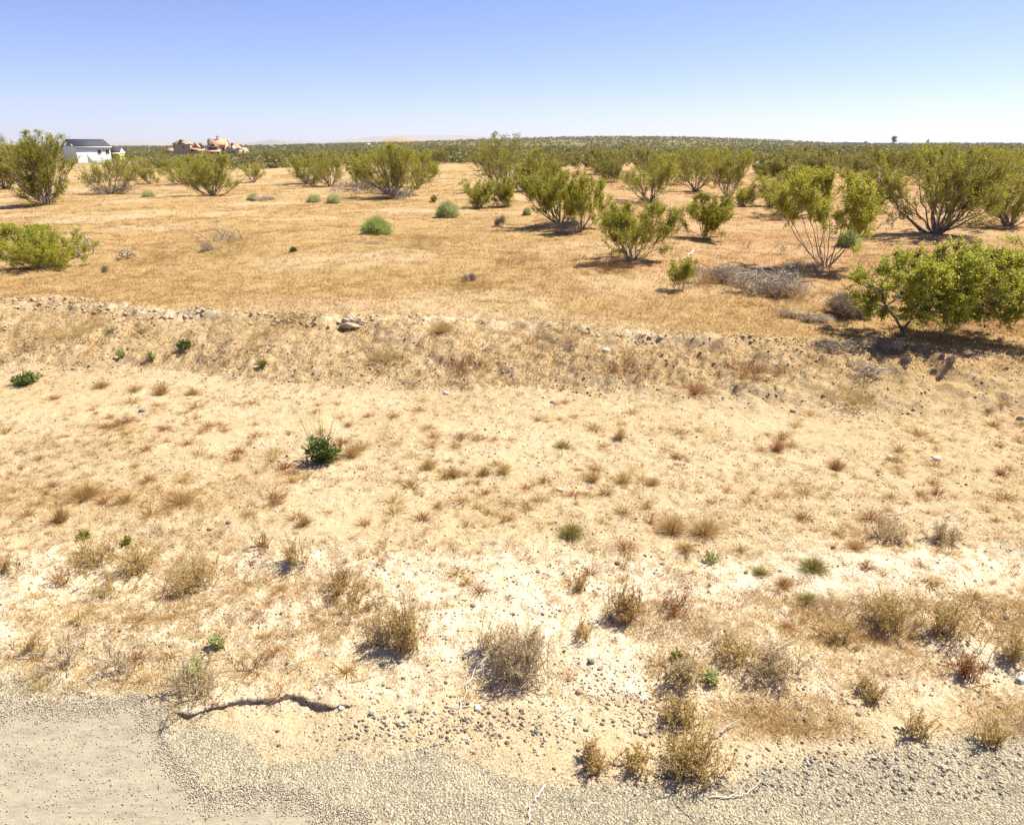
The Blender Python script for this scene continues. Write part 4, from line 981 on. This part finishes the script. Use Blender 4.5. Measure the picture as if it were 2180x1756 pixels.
# ---- green weeds
def weed(u, v, w, h, label, seed, mat='green', n=420, L=.035, name='green_weed', group='small green weeds', flowers=0, stalks=0):
    rng = np.random.default_rng(seed); p = P(u, v); m = mpp(p); R = w*m/2; H = h*m*.9
    o = empty(name, (p[0], p[1], p[2] - .004)); tag(o, label, 'weed', group)
    k = 26; az = rng.uniform(0, 6.28, k); q = np.sqrt(rng.random(k)); E = np.stack([np.cos(az)*q*R*.9, np.sin(az)*q*R*.9, H*np.sqrt(1 - .75*q*q)*rng.uniform(.6, .95, k)], 1)
    gs = Geo(); add_segs(gs, E*.03, E, .0028, .0014, 4, rng.random(k)); gs.build('stems', M['lime'], o)
    i = rng.integers(0, k, n); Q = E[i]*rng.uniform(.25, 1, n)[:, None] + rng.normal(size=(n, 3))*R*.1; Q[:, 2] = np.maximum(Q[:, 2], .004)
    D = norm(Q*[1, 1, .4]/R + rng.normal(size=(n, 3))*.5 + [0, 0, .35]); g = Geo(); add_blades(g, Q, D, L*rng.uniform(.6, 1.2, n), L*.3, rng, .4)
    add_leaves(g, Q, L*.8, L*.35, rng, up=np.array([0, 0, .3])); g.build('foliage', M[mat], o)
    if stalks:
        S = np.stack([rng.normal(size=stalks)*R*.55, rng.normal(size=stalks)*R*.5, H*rng.uniform(1.2, 1.8, stalks)], 1)
        gk = Geo(); add_segs(gk, S*[.4, .4, .3], S, .0014, .0009, 3, .5); gk.build('flower_stalks', M['lime'], o)
        fr = Geo(); i = rng.integers(0, stalks, flowers); F = S[i]*rng.uniform(.9, 1.02, flowers)[:, None] + rng.normal(size=(flowers, 3))*.012
        add_leaves(fr, F, .010, .009, rng); fr.build('flowers', M['flower'], o)
weed(684, 984, 84, 76, 'dark green leafy weed with thin yellow flowered stalks on the open sand', 61, 'green', 620, .042, flowers=150, stalks=22)
weed(57, 818, 62, 34, 'dark green low weed at the left edge below the bank', 62, 'green', 420, .045)
weed(394, 742, 34, 24, 'green weed on the bank face left of centre', 63, 'green', 200, .045)
weed(258, 760, 22, 24, 'small sage green weed on the bank, left one of two', 64, 'sage', 160, .035)
weed(323, 766, 22, 24, 'small sage green weed on the bank, right one of two', 65, 'sage', 160, .035)
weed(236, 706, 40, 16, 'dull green weed near the top of the bank at the left', 66, 'lime', 60, .025)
weed(302, 710, 44, 16, 'dull green weed near the bank top, right of a similar one', 67, 'lime', 60, .025)
weed(560, 780, 26, 20, 'yellow green weed at the foot of the bank left of centre', 68, 'lime', 140, .035)
weed(181, 1143, 30, 20, 'tiny bright green weed above the first olive dry bush at the left', 69, 'lime', 90, .03)
weed(269, 1157, 30, 22, 'tiny bright green weed above the second olive dry bush at the left', 70, 'lime', 90, .03)
weed(414, 1440, 46, 56, 'blue green sage clump beside the upright bleached stalk', 71, 'sage', 420, .026)
weed(462, 1378, 36, 42, 'blue green sage clump above and right of its twin', 72, 'sage', 240, .026)
weed(1510, 1450, 44, 34, 'grey green leafy clump in the weedy patch right of the dark bush', 73, 'sage', 220, .026)
weed(1440, 1400, 30, 26, 'fresh green shoots in the dark grey green dry bush', 74, 'lime', 100, .022)
weed(1128, 1368, 26, 30, 'fresh green shoots inside the largest grey brown bush', 75, 'lime', 60, .022)
weed(1512, 1196, 50, 34, 'grey green wiry weed on sand right of the joined pair of tufts', 76, 'sage', 110, .022)
weed(924, 430, 22, 18, 'two tiny yellow green sprigs left of the fan shaped bush', 77, 'lime', 160, .09)
weed(1456, 568, 40, 34, 'bright lime green shoots on top of the small sapling', 78, 'lime', 200, .04) if False else None

# ---- stones
def rock_geo(rng, r, flat=.7, a=None):
    n_lat, n_lon = 5, 8; v = [(0, 0, 1)]
    for i in range(1, n_lat):
        th = math.pi*i/n_lat
        for j in range(n_lon): ph = 2*math.pi*j/n_lon; v.append((math.sin(th)*math.cos(ph), math.sin(th)*math.sin(ph), math.cos(th)))
    v.append((0, 0, -1)); v = np.array(v)*rng.uniform(.82, 1.15, (len(v), 1)); v *= np.array([1, rng.uniform(.65, .95), flat])*r
    t, q = [], []
    for j in range(n_lon): t.append((0, 1 + j, 1 + (j+1) % n_lon)); b = 1 + (n_lat - 2)*n_lon; t.append((len(v)-1, b + (j+1) % n_lon, b + j))
    for i in range(n_lat - 2):
        for j in range(n_lon): a0 = 1 + i*n_lon; q.append((a0 + j, a0 + n_lon + j, a0 + n_lon + (j+1) % n_lon, a0 + (j+1) % n_lon))
    g = Geo(); g.add(v, quads=q, tris=t, a=rng.random() if a is None else a); return g
ST = [(1192, 1044, 14, 'stone_white', 'larger white stone of the two on the middle flat'), (1248, 1048, 9, 'stone_white', 'smaller white stone of the two on the middle flat'),
 (1145, 1218, 11, 'stone_brown', 'brown stone on the pale wash below centre'), (1314, 1200, 13, 'stone_brown', 'brown stone on the wash above the upright golden bush'),
 (1411, 1202, 11, 'stone_brown', 'brown stone on the wash right of the upright golden bush'), (1373, 1184, 10, 'stone_brown', 'dark brown flat stone at the upper right of the golden bush'),
 (1276, 1252, 11, 'stone_white', 'white stone left of the upright golden bush'), (1007, 1290, 14, 'stone_red', 'pinkish stone left above the largest grey brown bush'),
 (1300, 1316, 11, 'stone_grey', 'dark grey stone at the lower left foot of the upright golden bush'), (1357, 1320, 9, 'stone_white', 'small white stone at the lower right foot of the golden bush'),
 (1258, 1410, 17, 'stone_grey', 'blue grey stone on white sand right of the largest bush'), (1276, 1425, 11, 'stone_red', 'pink stone right below the blue grey one'),
 (1234, 1473, 17, 'stone_red', 'pale pink stone on the wash above the pebbles'), (859, 1445, 11, 'stone_grey', 'lone dark grey stone on the white sand, lower centre left'),
 (1017, 1509, 15, 'stone_white', 'pale pink white stone at the foot of the long curved stick'), (790, 1520, 13, 'stone_grey', 'black stone right of the ledge'),
 (875, 1514, 10, 'stone_grey', 'dark stone on the wash between ledge and curved stick'), (727, 1508, 13, 'stone_white', 'pale stone below the right end of the ledge'),
 (1144, 1560, 13, 'stone_grey', 'dark stone at the right of the pebble bed'), (1110, 1513, 12, 'stone_grey', 'grey stone at the top of the pebble bed'),
 (1283, 1541, 13, 'stone_red', 'reddish stone right of the pebble bed'), (1080, 1582, 12, 'stone_brown', 'brown stone at the bottom of the pebble bed'),
 (1290, 748, 16, 'stone_white', 'white stone on the bank face right of centre'), (950, 838, 12, 'stone_white', 'white stone at the foot of the bank at centre'),
 (1176, 858, 12, 'stone_grey', 'grey stone at the foot of the bank right of centre'), (303, 876, 14, 'stone_grey', 'dark flat stone on sand below the lone tufts'),
 (447, 1127, 13, 'stone_red', 'flat reddish stone on the left flat'), (487, 1113, 10, 'stone_grey', 'small grey stone right above the flat reddish one'),
 (66, 1111, 9, 'stone_grey', 'small dark stone at the left on bare sand'), (1688, 878, 15, 'stone_brown', 'dark stone at the foot of the right bank'),
 (2172, 893, 16, 'stone_grey', 'grey stone at the right edge below the bank'), (1775, 1166, 10, 'stone_brown', 'brown stone left of the dark low bushes'),
 (1588, 1220, 10, 'stone_brown', 'brown stone left of the small green tuft'), (1662, 1214, 9, 'stone_white', 'small pale stone by the brown tuft at the right'),
 (1886, 1151, 8, 'stone_brown', 'reddish pebble below the left dark low bush'), (1992, 1156, 8, 'stone_brown', 'reddish pebble below the right dark low bush'),
 (1895, 976, 17, 'stone_white', 'left one of two pale rounded stones on the right flat'), (1994, 978, 17, 'stone_white', 'right one of two pale rounded stones on the right flat'),
 (1715, 1533, 12, 'stone_grey', 'dark stone on pale sand below the weedy patch, left one of three'), (1770, 1532, 12, 'stone_grey', 'dark stone on pale sand below the weedy patch, middle one of three'),
 (1826, 1520, 13, 'stone_grey', 'dark stone on pale sand below the weedy patch, right one of three'), (2140, 1316, 13, 'stone_grey', 'dark stone near the right edge above the brown bushes'),
 (722, 1328, 12, 'stone_brown', 'brown stone left of the greyish dry bush'), (1192, 1300, 8, 'stone_grey', 'small grey pebble above the low golden bush')]
for i, (u, v, w, mt, lab) in enumerate(ST):
    rng = np.random.default_rng(1500 + i); p = P(u, v); r = w*mpp(p)/2
    g = rock_geo(rng, r*1.05, .62); tag(g.build('stone', M[mt], loc=(p[0], p[1], p[2] + r*.25), smooth=False), lab, 'stone', 'loose stones on the verge')

def undercut():   # the eroded lump with a hollow under it at the bank top
    rng = np.random.default_rng(31); p = P(752, 692); m = mpp(p); n, k = 90, 50
    th = np.linspace(0, 2*np.pi, n, endpoint=False); ph = np.linspace(0.02, math.pi*.98, k); T, H = np.meshgrid(th, ph)
    X = np.sin(H)*np.cos(T); Y = np.sin(H)*np.sin(T); Z = np.cos(H)
    d = 1 + (fbm(X*2.2 + 5, Y*2.2 + Z*1.7, 4, 5) - .5)*1.1 + (fbm(X*7, Y*7 + Z*6, 4, 6) - .5)*.55
    V = np.stack([X*d*30*m, Y*d*22*m, Z*d*17*m + 1*m], -1).reshape(-1, 3); idx = np.arange(n*k).reshape(k, n); nx = np.roll(idx, -1, 1)
    q = np.stack([idx[:-1], idx[1:], nx[1:], nx[:-1]], -1).reshape(-1, 4); g = Geo(); g.add(V, quads=q, a=.6)
    tag(g.build('earth_lump', M['clod'], loc=tuple(p), smooth=True), 'crumbling pale earth lump overhanging a dark hollow at the bank top', 'earth lump')
undercut()

def scatter_rocks(name, label, mat, x, y, r, seed, cat='gravel', zz=None):
    rng = np.random.default_rng(seed); n = len(x)
    base = np.array([(1, 0, 0), (.3, .9, 0), (-.8, .55, 0), (-.8, -.6, 0), (.35, -.95, 0), (.1, .1, .8), (0, 0, -.6)], float)
    tri = [(0, 1, 5), (1, 2, 5), (2, 3, 5), (3, 4, 5), (4, 0, 5), (1, 0, 6), (2, 1, 6), (3, 2, 6), (4, 3, 6), (0, 4, 6)]
    v = base[None]*rng.uniform(.7, 1.25, (n, 7, 1)); a = rng.uniform(0, 6.28, n); c, s = np.cos(a)[:, None], np.sin(a)[:, None]
    X = v[..., 0]*c - v[..., 1]*s; Y = v[..., 0]*s + v[..., 1]*c; V = np.stack([X*r[:, None] + x[:, None], Y*r[:, None] + y[:, None], v[..., 2]*r[:, None] + ((land(x, y) if zz is None else zz) + r*.2)[:, None]], -1)
    t = (np.array(tri)[None] + (np.arange(n)*7)[:, None, None]).reshape(-1, 3)
    g = Geo(); g.add(V.reshape(-1, 3), tris=t, a=np.repeat(rng.random(n), 7)); tag(g.build(name, M[mat]), label, cat, kind='stuff')
def gravels():
    rng = np.random.default_rng(4)
    n = 90000; y = rng.uniform(1.7, 3.0, n); x = y*rng.uniform(-1, 1, n); yg = np.interp(x, *GRV) + (fbm(x*3, y*3, 3, 61) - .5)*.3
    keep = y < yg + .05; x, y = x[keep], y[keep]
    scatter_rocks('gravel', 'loose grey and cream gravel along the road edge', 'gravel', x, y, rng.uniform(.0014, .0038, len(x)), 5)
    n = 26000; x = rng.uniform(-3.2, -.55, n); ye = np.interp(x, *ROAD); y = ye - rng.exponential(.045, n) + .02; k = rng.random(n) < .5; y[k] = ye[k] - rng.random(k.sum())**1.3*1.0
    k = (rng.random(n) < .35) | (y > ye - .12); x, y = x[k], y[k]
    scatter_rocks('road_grit', 'loose grit strewn from the gravel over the worn road edge', 'gravel', x, y, rng.uniform(.0014, .0042, len(x)), 10, 'gravel', .013)
    n = 9000; y = 2.4*np.exp(rng.random(n)*math.log(8/2.4)); x = y*rng.uniform(-.9, .9, n); keep = fbm(x*1.5, y*1.5, 3, 301) + rng.random(n)*.3 > .58
    x, y = x[keep], y[keep]; scatter_rocks('pebbles', 'small dark and pale pebbles scattered over the sand', 'stone', x, y, (.0022 + .009*rng.random(len(x))**5)*(.8 + .09*y), 6, 'pebbles')
    n = 42000; y = 2.6*np.exp(rng.random(n)*math.log(8/2.6)); x = y*rng.uniform(-.88, .88, n); keep = fbm(x*1.1, y*1.6, 4, 303) + (rng.random(n) - .5)*.3 > .44
    x, y = x[keep], y[keep]; scatter_rocks('crumbs', 'crumbs of pale soil strewn over the sandy verge', 'clod', x, y, (.0018 + .0065*rng.random(len(x))**3)*(.7 + .12*y), 9, 'crumbs')
    # pebble bed by the curved stick, and pebbles at the lower right
    for cu, cv, su, sv, m in ((1080, 1535, 90, 28, 420), (860, 1545, 90, 25, 300), (1370, 1490, 60, 40, 260), (1650, 1640, 220, 40, 420), (2000, 1640, 160, 40, 380), (1260, 1440, 60, 30, 60)):
        q = np.array([at_z(cu + rng.normal()*su, cv + rng.normal()*sv, .01) for _ in range(m)])
        scatter_rocks('pebbles', {1080: 'bed of dark pebbles right of the long curved stick', 860: 'dark pebbles between the ledge and the gravel', 1370: 'dark pebbles left of the weedy patch', 1650: 'coarse pebbles on the gravel at the lower right', 2000: 'coarse pebbles on the gravel by the right edge', 1260: 'sparse pebbles right of the largest bush'}[cu], 'stone', q[:, 0], q[:, 1], .004 + .007*rng.random(m)**2, 7 + cu, 'pebbles')
    # clods on the bank
    n = 9000; x = rng.uniform(-8, 8, n); toe = np.interp(x, *TOE); top = np.interp(x, *TOP); t = rng.uniform(.02, 1.02, n)
    y = toe + t*(top - toe); keep = fbm(x*2, y*2, 3, 302) > .45; x, y = x[keep], y[keep]
    scatter_rocks('clods', 'crumbled earth clods covering the face of the bank', 'clod', x, y, .004 + .018*rng.random(len(x))**4, 8, 'clods')
    n = 900; x = rng.uniform(-8, 5, n); toe = np.interp(x, *TOE); top = np.interp(x, *TOP); y = toe + rng.uniform(.82, 1.03, n)*(top - toe); keep = fbm(x*1.3, y*1.3, 3, 304) > .5
    x, y = x[keep], y[keep]; scatter_rocks('clods', 'larger pale earth clods along the crumbling top of the bank', 'clod', x, y, .012 + .035*rng.random(len(x))**2, 11, 'clods')
gravels()

# white roll at the right edge
def roll():
    p = P(2166, 1455); m = mpp(p); g = Geo(); d = np.array([.06, .03, 0]); n = 14
    an = np.linspace(0, 2*np.pi, n, endpoint=False); ax = norm(d[None])[0]; s = np.array([-ax[1], ax[0], 0]); u = np.array([0, 0, 1.])
    rings = []
    for t, r in ((0, .014), (0, .0175), (1, .0175), (1, .014)): rings.append(ax*t*.10 + s*np.cos(an)[:, None]*r + u*np.sin(an)[:, None]*r*.8)
    V = np.concatenate(rings); q = []
    for a, b in ((0, 1), (1, 2), (2, 3), (3, 0)):
        for k in range(n): q.append((a*n + k, a*n + (k+1) % n, b*n + (k+1) % n, b*n + k))
    g.add(V, quads=q); tag(g.build('plastic_tube', M['trim'], loc=(p[0], p[1], p[2] + .015)), 'white open ended tube lying on the sand at the right edge', 'litter')
roll()

# ------------------------------------------------------------------ buildings far off at the left
def place(u, v, rz, name, label, cat, sc=1.0):
    p = P(u, v); return empty(name, (p[0], p[1], p[2] - .1), rz), p
def win(parent, x, y, z, w, h, nrm):
    """window in a wall: axis 'x' or 'y' normal sign"""
    f = Geo(); t = .05
    ax, sg = nrm
    def bx(g, a0, a1, z0, z1, d0, d1):
        lo, hi = sorted((d0*sg, d1*sg))
        if ax == 'y': add_box(g, (x + a0, y + lo, z + z0), (x + a1, y + hi, z + z1))
        else: add_box(g, (x + lo, y + a0, z + z0), (x + hi, y + a1, z + z1))
    bx(f, -w/2 - .08, -w/2, -.08, h + .08, -.02, t); bx(f, w/2, w/2 + .08, -.08, h + .08, -.02, t)
    bx(f, -w/2, w/2, h, h + .08, -.02, t); bx(f, -w/2, w/2, -.08, 0, -.02, t)
    o = f.build('window', M['trim'], parent); g = Geo(); bx(g, -w/2, w/2, 0, h, -.02, .02); g.build('pane', M['glass'], o)
def gable_wall(g, x0, x1, y0, y1, h, ridge, axis='x'):
    """closed body with gable ends; ridge runs along axis"""
    if axis == 'x':
        ym = (y0 + y1)/2; v = [(x0,y0,0),(x1,y0,0),(x1,y1,0),(x0,y1,0),(x0,y0,h),(x1,y0,h),(x1,y1,h),(x0,y1,h),(x0,ym,ridge),(x1,ym,ridge)]
        g.add(v, quads=[(0,1,5,4),(2,3,7,6),(4,5,9,8),(6,7,8,9)], tris=[(4,8,7),(5,6,9)]); g.add(v, quads=[(1,2,6,5),(3,0,4,7)])
    else:
        xm = (x0 + x1)/2; v = [(x0,y0,0),(x1,y0,0),(x1,y1,0),(x0,y1,0),(x0,y0,h),(x1,y0,h),(x1,y1,h),(x0,y1,h),(xm,y0,ridge),(xm,y1,ridge)]
        g.add(v, quads=[(1,2,6,5),(3,0,4,7),(4,8,9,7),(5,6,9,8)], tris=[(4,5,8),(6,7,9)]); g.add(v, quads=[(0,1,5,4),(2,3,7,6)])
def gable_roof(g, x0, x1, y0, y1, h, ridge, axis='x', ov=.35, th=.16):
    def slab(a, b, c, d):
        lo = np.array([a, b, c, d], float); hi = lo + [0, 0, th]; v = np.vstack([lo, hi])
        g.add(v, quads=[(0,3,2,1),(4,5,6,7),(0,1,5,4),(1,2,6,5),(2,3,7,6),(3,0,4,7)])
    if axis == 'x':
        ym = (y0+y1)/2; k = (ridge-h)/(ym-y0)*ov
        slab((x0-ov,y0-ov,h-k+.02),(x1+ov,y0-ov,h-k+.02),(x1+ov,ym,ridge+.02),(x0-ov,ym,ridge+.02)); slab((x0-ov,ym,ridge+.02),(x1+ov,ym,ridge+.02),(x1+ov,y1+ov,h-k+.02),(x0-ov,y1+ov,h-k+.02))
    else:
        xm = (x0+x1)/2; k = (ridge-h)/(xm-x0)*ov
        slab((x0-ov,y0-ov,h-k+.02),(xm,y0-ov,ridge+.02),(xm,y1+ov,ridge+.02),(x0-ov,y1+ov,h-k+.02)); slab((xm,y0-ov,ridge+.02),(x1+ov,y0-ov,h-k+.02),(x1+ov,y1+ov,h-k+.02),(xm,y1+ov,ridge+.02))

def shed():
    p = P(167, 347); s = mpp(p)*46/4.55; o = empty('shed', (p[0], p[1], p[2] - .05), rad(61)); o.scale = (s, s, s)
    tag(o, 'long white shed with dark metal roof and two small windows, far left', 'shed')
    L, Wd, h, r = 7.5, 4.5, 3.3, 4.55
    g = Geo(); gable_wall(g, 0, L, 0, Wd, h, r); g.build('wall', M['wall_white'], o)
    g = Geo(); gable_roof(g, 0, L, 0, Wd, h, r, ov=.3); g.build('roof', M['roof_dark'], o)
    g = Geo(); add_box(g, (-.3, -.335, 3.02), (7.8, -.30, 3.2)); g.build('gutter', M['trim'], o)
    g = Geo(); add_box(g, (2.2, -.04, 0), (3.2, -.002, 2.1)); g.build('door', M['trim'], o)
    win(o, 5.0, 0, 1.75, .75, .8, ('y', -1)); win(o, 6.85, 0, 1.75, .75, .8, ('y', -1))
    return p
ps = shed()
def fence():
    a = P(118, 346); b = P(146, 347); b[1] = a[1]; b[2] = a[2]; o = empty('wooden_fence', tuple(a)); tag(o, 'low orange brown wooden board fence left of the white shed', 'fence')
    L = b[0] - a[0]; g = Geo(); n = int(L/.16)
    for i in range(n):
        x = i*L/n
        if 9 < i < 12: continue
        add_box(g, (x, 0, .15), (x + .13, .03, 1.45 + .1*math.sin(i*1.7)))
    g.build('boards', M['fence'], o)
    for x in (0, L/2, L - .12): g = Geo(); add_box(g, (x, .035, 0), (x + .12, .15, 1.65)); g.build('post', M['fence'], o)
    for z in (.4, 1.1): g = Geo(); add_box(g, (.125, .035, z), (L/2 - .01, .08, z + .1)); add_box(g, (L/2 + .13, .035, z), (L - .13, .08, z + .1)); g.build('rail', M['fence'], o)
fence()
def simple_building(u, v, w, h, d, name, label, cat, wall, roof, rz=0.0, rise=.25, axis='x', windows=0, doors=0):
    p = P(u, v); m = mpp(p); L = w*m; H = h*m; o = empty(name, (p[0] - L/2, p[1], p[2] - .1), rz); tag(o, label, cat)
    g = Geo(); gable_wall(g, 0, L, 0, d, H*(1 - rise), H, axis); g.build('wall', M[wall], o)
    g = Geo(); gable_roof(g, 0, L, 0, d, H*(1 - rise), H, axis, .15*L/5, .12); g.build('roof', M[roof], o)
    for i in range(windows): win(o, L*(i + .5)/windows, 0, H*.3, L*.12, H*.22, ('y', -1))
    return o
simple_building(247, 342, 18, 15, 3, 'yellow_shed', 'small pale yellow shed at the right end of the white shed', 'shed', 'yellow', 'yellow', 0, .1, 'x', 1)
simple_building(246, 334, 20, 18, 5, 'grey_shed', 'low dark roofed shed behind the yellow one', 'shed', 'wall_white', 'roof_dark', 0, .5, 'x', 1)

def house_a():
    p = P(372, 338); m = mpp(p); s = m*38/6.3; o = empty('house', (p[0], p[1], p[2] - .1), rad(16)); o.scale = (s, s, s)
    tag(o, 'left one of two tan houses with orange tile roofs, its blank gable wall towards us', 'house')
    g = Geo(); gable_wall(g, 0, 5.6, 0, 8, 4.9, 6.3, 'y'); g.build('wall', M['stucco'], o)
    g = Geo(); gable_roof(g, 0, 5.6, 0, 8, 4.9, 6.3, 'y', .22, .12); g.build('roof', M['tile'], o)
    g = Geo(); gable_wall(g, 5.65, 8.0, 2.2, 8, 3.9, 5.2, 'y'); g.build('wing_wall', M['stucco_warm'], o)
    g = Geo(); gable_roof(g, 5.95, 8.0, 2.2, 8, 4.0, 5.3, 'y', .25, .15); g.build('wing_roof', M['tile'], o)
    g = Geo(); v = np.array([(5.65,-.6,3.1),(9.6,-.6,2.6),(9.6,2.0,2.9),(5.65,2.0,3.7)], float); v = np.vstack([v, v + [0,0,.18]])
    g.add(v, quads=[(0,3,2,1),(4,5,6,7),(0,1,5,4),(1,2,6,5),(2,3,7,6),(3,0,4,7)]); g.build('porch_roof', M['tile'], o)
    g = Geo(); add_box(g, (5.65, .2, 0), (9.4, 1.9, 2.55)); g.build('garage', M['stucco_warm'], o)
    win(o, 3.4, 0, 3.5, .8, .7, ('y', -1)); win(o, 6.8, 2.2, 3.4, .7, .8, ('y', -1)); win(o, 7.6, .2, 1.1, .9, .9, ('y', -1))
house_a()
def house_b():
    p = P(447, 338); m = mpp(p); s = m*41/6.6; o = empty('house', (p[0], p[1], p[2] - .1), rad(10)); o.scale = (s, s, s)
    tag(o, 'right one of two tile roofed houses, peach coloured with a chimney and two wings', 'house')
    g = Geo(); gable_wall(g, .2, 5.6, 0, 7, 4.5, 5.9, 'x'); g.build('wall', M['stucco_warm'], o)
    g = Geo(); gable_roof(g, .2, 5.6, 0, 7, 4.5, 6.2, 'x', .22, .12); rf = g.build('roof', M['tile'], o)
    g = Geo(); add_box(g, (2.4, 3.1, 5.6), (3.1, 3.9, 7.2)); add_box(g, (2.3, 3.0, 7.203), (3.2, 4.0, 7.4)); g.build('chimney', M['stucco_warm'], rf)
    g = Geo(); gable_wall(g, -.2, 3.6, -1.6, -.02, 3.9, 4.8, 'y'); g.build('front_wall', M['stucco'], o)
    g = Geo(); gable_roof(g, -.2, 3.6, -1.6, 1.2, 3.95, 4.9, 'y', .18, .1); g.build('front_roof', M['tile'], o)
    g = Geo(); v = np.array([(-.8,-3.4,2.2),(4.4,-3.4,2.2),(4.4,-1.65,2.8),(-.8,-1.65,2.8)], float); v = np.vstack([v, v + [0,0,.18]])
    g.add(v, quads=[(0,3,2,1),(4,5,6,7),(0,1,5,4),(1,2,6,5),(2,3,7,6),(3,0,4,7)]); g.build('porch_roof', M['tile'], o)
    for x in (-.5, 1.1, 2.7, 4.0): g = Geo(); add_box(g, (x, -3.2, 0), (x + .3, -2.9, 2.19)); g.build('porch_post', M['stucco_warm'], o)
    g = Geo(); gable_wall(g, 6.0, 10.2, -1.5, 5, 3.3, 5.0, 'y'); g.build('wing_wall', M['stucco_warm'], o)
    g = Geo(); gable_roof(g, 6.0, 10.2, -1.5, 5, 3.35, 5.05, 'y', .2, .12); g.build('wing_roof', M['tile'], o)
    win(o, 1.7, -1.6, 2.9, 2.6, .9, ('y', -1)); win(o, 1.7, -1.6, .5, 2.6, 1.2, ('y', -1)); win(o, 4.8, 0, 2.6, .8, 1.1, ('y', -1)); win(o, 8.1, -1.5, 1.3, 1.1, 1.2, ('y', -1))
    g = Geo(); add_box(g, (6.5, -1.56, 0), (7.3, -1.51, 2.2)); g.build('door', M['bark'], o)
house_b()
simple_building(365, 336, 16, 19, 5, 'outbuilding', 'small orange roofed outbuilding left of the left house', 'outbuilding', 'stucco_warm', 'tile', 0, .3, 'x', 1)
simple_building(432, 336, 30, 17, 4, 'carport', 'low white walled carport between the two houses', 'carport', 'trim', 'trim', 0, .12, 'x', 2)
simple_building(420, 333, 12, 13, 3, 'teal_shed', 'tiny teal shed right of the left house', 'shed', 'teal', 'teal', 0, .2, 'x', 1)
simple_building(515, 335, 14, 18, 4, 'carport', 'low pale carport right of the right house', 'carport', 'stucco_warm', 'trim', 0, .15, 'x', 1)

def tree(u, v, w, h, label, seed, mat='pine', clumps=7, name='tree', group=None, dist=None):
    rng = np.random.default_rng(seed); p = P(u, v)
    if dist:
        d = ray(u, v); k = dist/d[1]; p = EYE + d*k; p[2] = float(land(p[0:1], p[1:2])[0])
    m = mpp(p); R = w*m/2; H = h*m; o = empty(name, (p[0], p[1], p[2] - .2)); tag(o, label, 'tree', group)
    g = Geo(); add_poly(g, [(0, 0, 0), (R*.05, 0, H*.3), (0, R*.06, H*.7)], H*.035, H*.012, 7)
    for k in range(6):
        a = rng.uniform(0, 6.28); add_poly(g, [(0, 0, H*(.25 + .07*k)), (math.cos(a)*R*.4, math.sin(a)*R*.4, H*(.4 + .07*k)), (math.cos(a)*R*.75, math.sin(a)*R*.75, H*(.5 + .06*k))], H*.014, H*.005, 5)
    g.build('trunk', M['bark'], o)
    g = Geo()
    for k in range(clumps):
        c = np.array([rng.normal()*R*.38, rng.normal()*R*.38, H*rng.uniform(.28, .86)]); n = 330
        d = norm(rng.normal(size=(n, 3)))*rng.random((n, 1))**.5*np.array([R*.5, R*.5, H*.17]); add_leaves(g, c + d, R*.14, R*.09, rng)
    g.build('crown', M[mat], o)
tree(429, 336, 14, 36, 'dark round evergreen tree between the two houses, left one', 401, group='trees by the houses')
tree(449, 334, 14, 38, 'tall dark evergreen tree directly left of the chimney house', 402, group='trees by the houses')
tree(441, 336, 12, 26, 'lower green tree squeezed between the evergreens', 403, 'creosote', group='trees by the houses')
tree(1902, 309, 15, 17, 'largest of three lone trees on the far right skyline', 404, group='lone trees on the far skyline', dist=1500)
tree(1842, 309, 7, 8, 'small round tree on the far skyline left of the largest', 405, group='lone trees on the far skyline', dist=1550)
tree(1974, 308, 6, 10, 'small blurred tree on the far skyline right of the largest', 406, group='lone trees on the far skyline', dist=1600)
def far_building(u, v, w, h, label, dist):
    d = ray(u, v); p = EYE + d*(dist/d[1]); p[2] = float(land(p[0:1], p[1:2])[0]); m = mpp(p); L = w*m; H = h*m
    o = empty('barn', (p[0] - L/2, p[1], p[2])); tag(o, label, 'building')
    g = Geo(); gable_wall(g, 0, L, 0, L*.4, H*.75, H); g.build('wall', M['trim'], o); g = Geo(); gable_roof(g, 0, L, 0, L*.4, H*.75, H, ov=.3); g.build('roof', M['trim'], o)
far_building(1812, 307, 26, 4.5, 'long white building on the far skyline left of the lone trees', 1450)
far_building(785, 315, 6, 4, 'tiny white building alone on the far scrub slope', 900)
far_building(1603, 322, 12, 5, 'tiny pale building at the foot of the far ridge', 420)

# ------------------------------------------------------------------ the air over the plain
def haze():
    g = Geo(); add_box(g, (-14000, -13200, -60), (14000, 14000, 280)); m = bpy.data.materials.new('air_haze'); m.use_nodes = True
    nt = m.node_tree
    for n in list(nt.nodes): nt.nodes.remove(n)
    out = nt.nodes.new('ShaderNodeOutputMaterial'); v = nt.nodes.new('ShaderNodeVolumePrincipled')
    v.inputs['Color'].default_value = (.95, .97, 1, 1); v.inputs['Density'].default_value = HAZE; v.inputs['Anisotropy'].default_value = .2
    nt.links.new(v.outputs[0], out.inputs['Volume']); o = g.build('haze', m); tag(o, 'pale blue air haze over the far plain', 'haze', kind='stuff')
HAZE = 6e-5
haze()
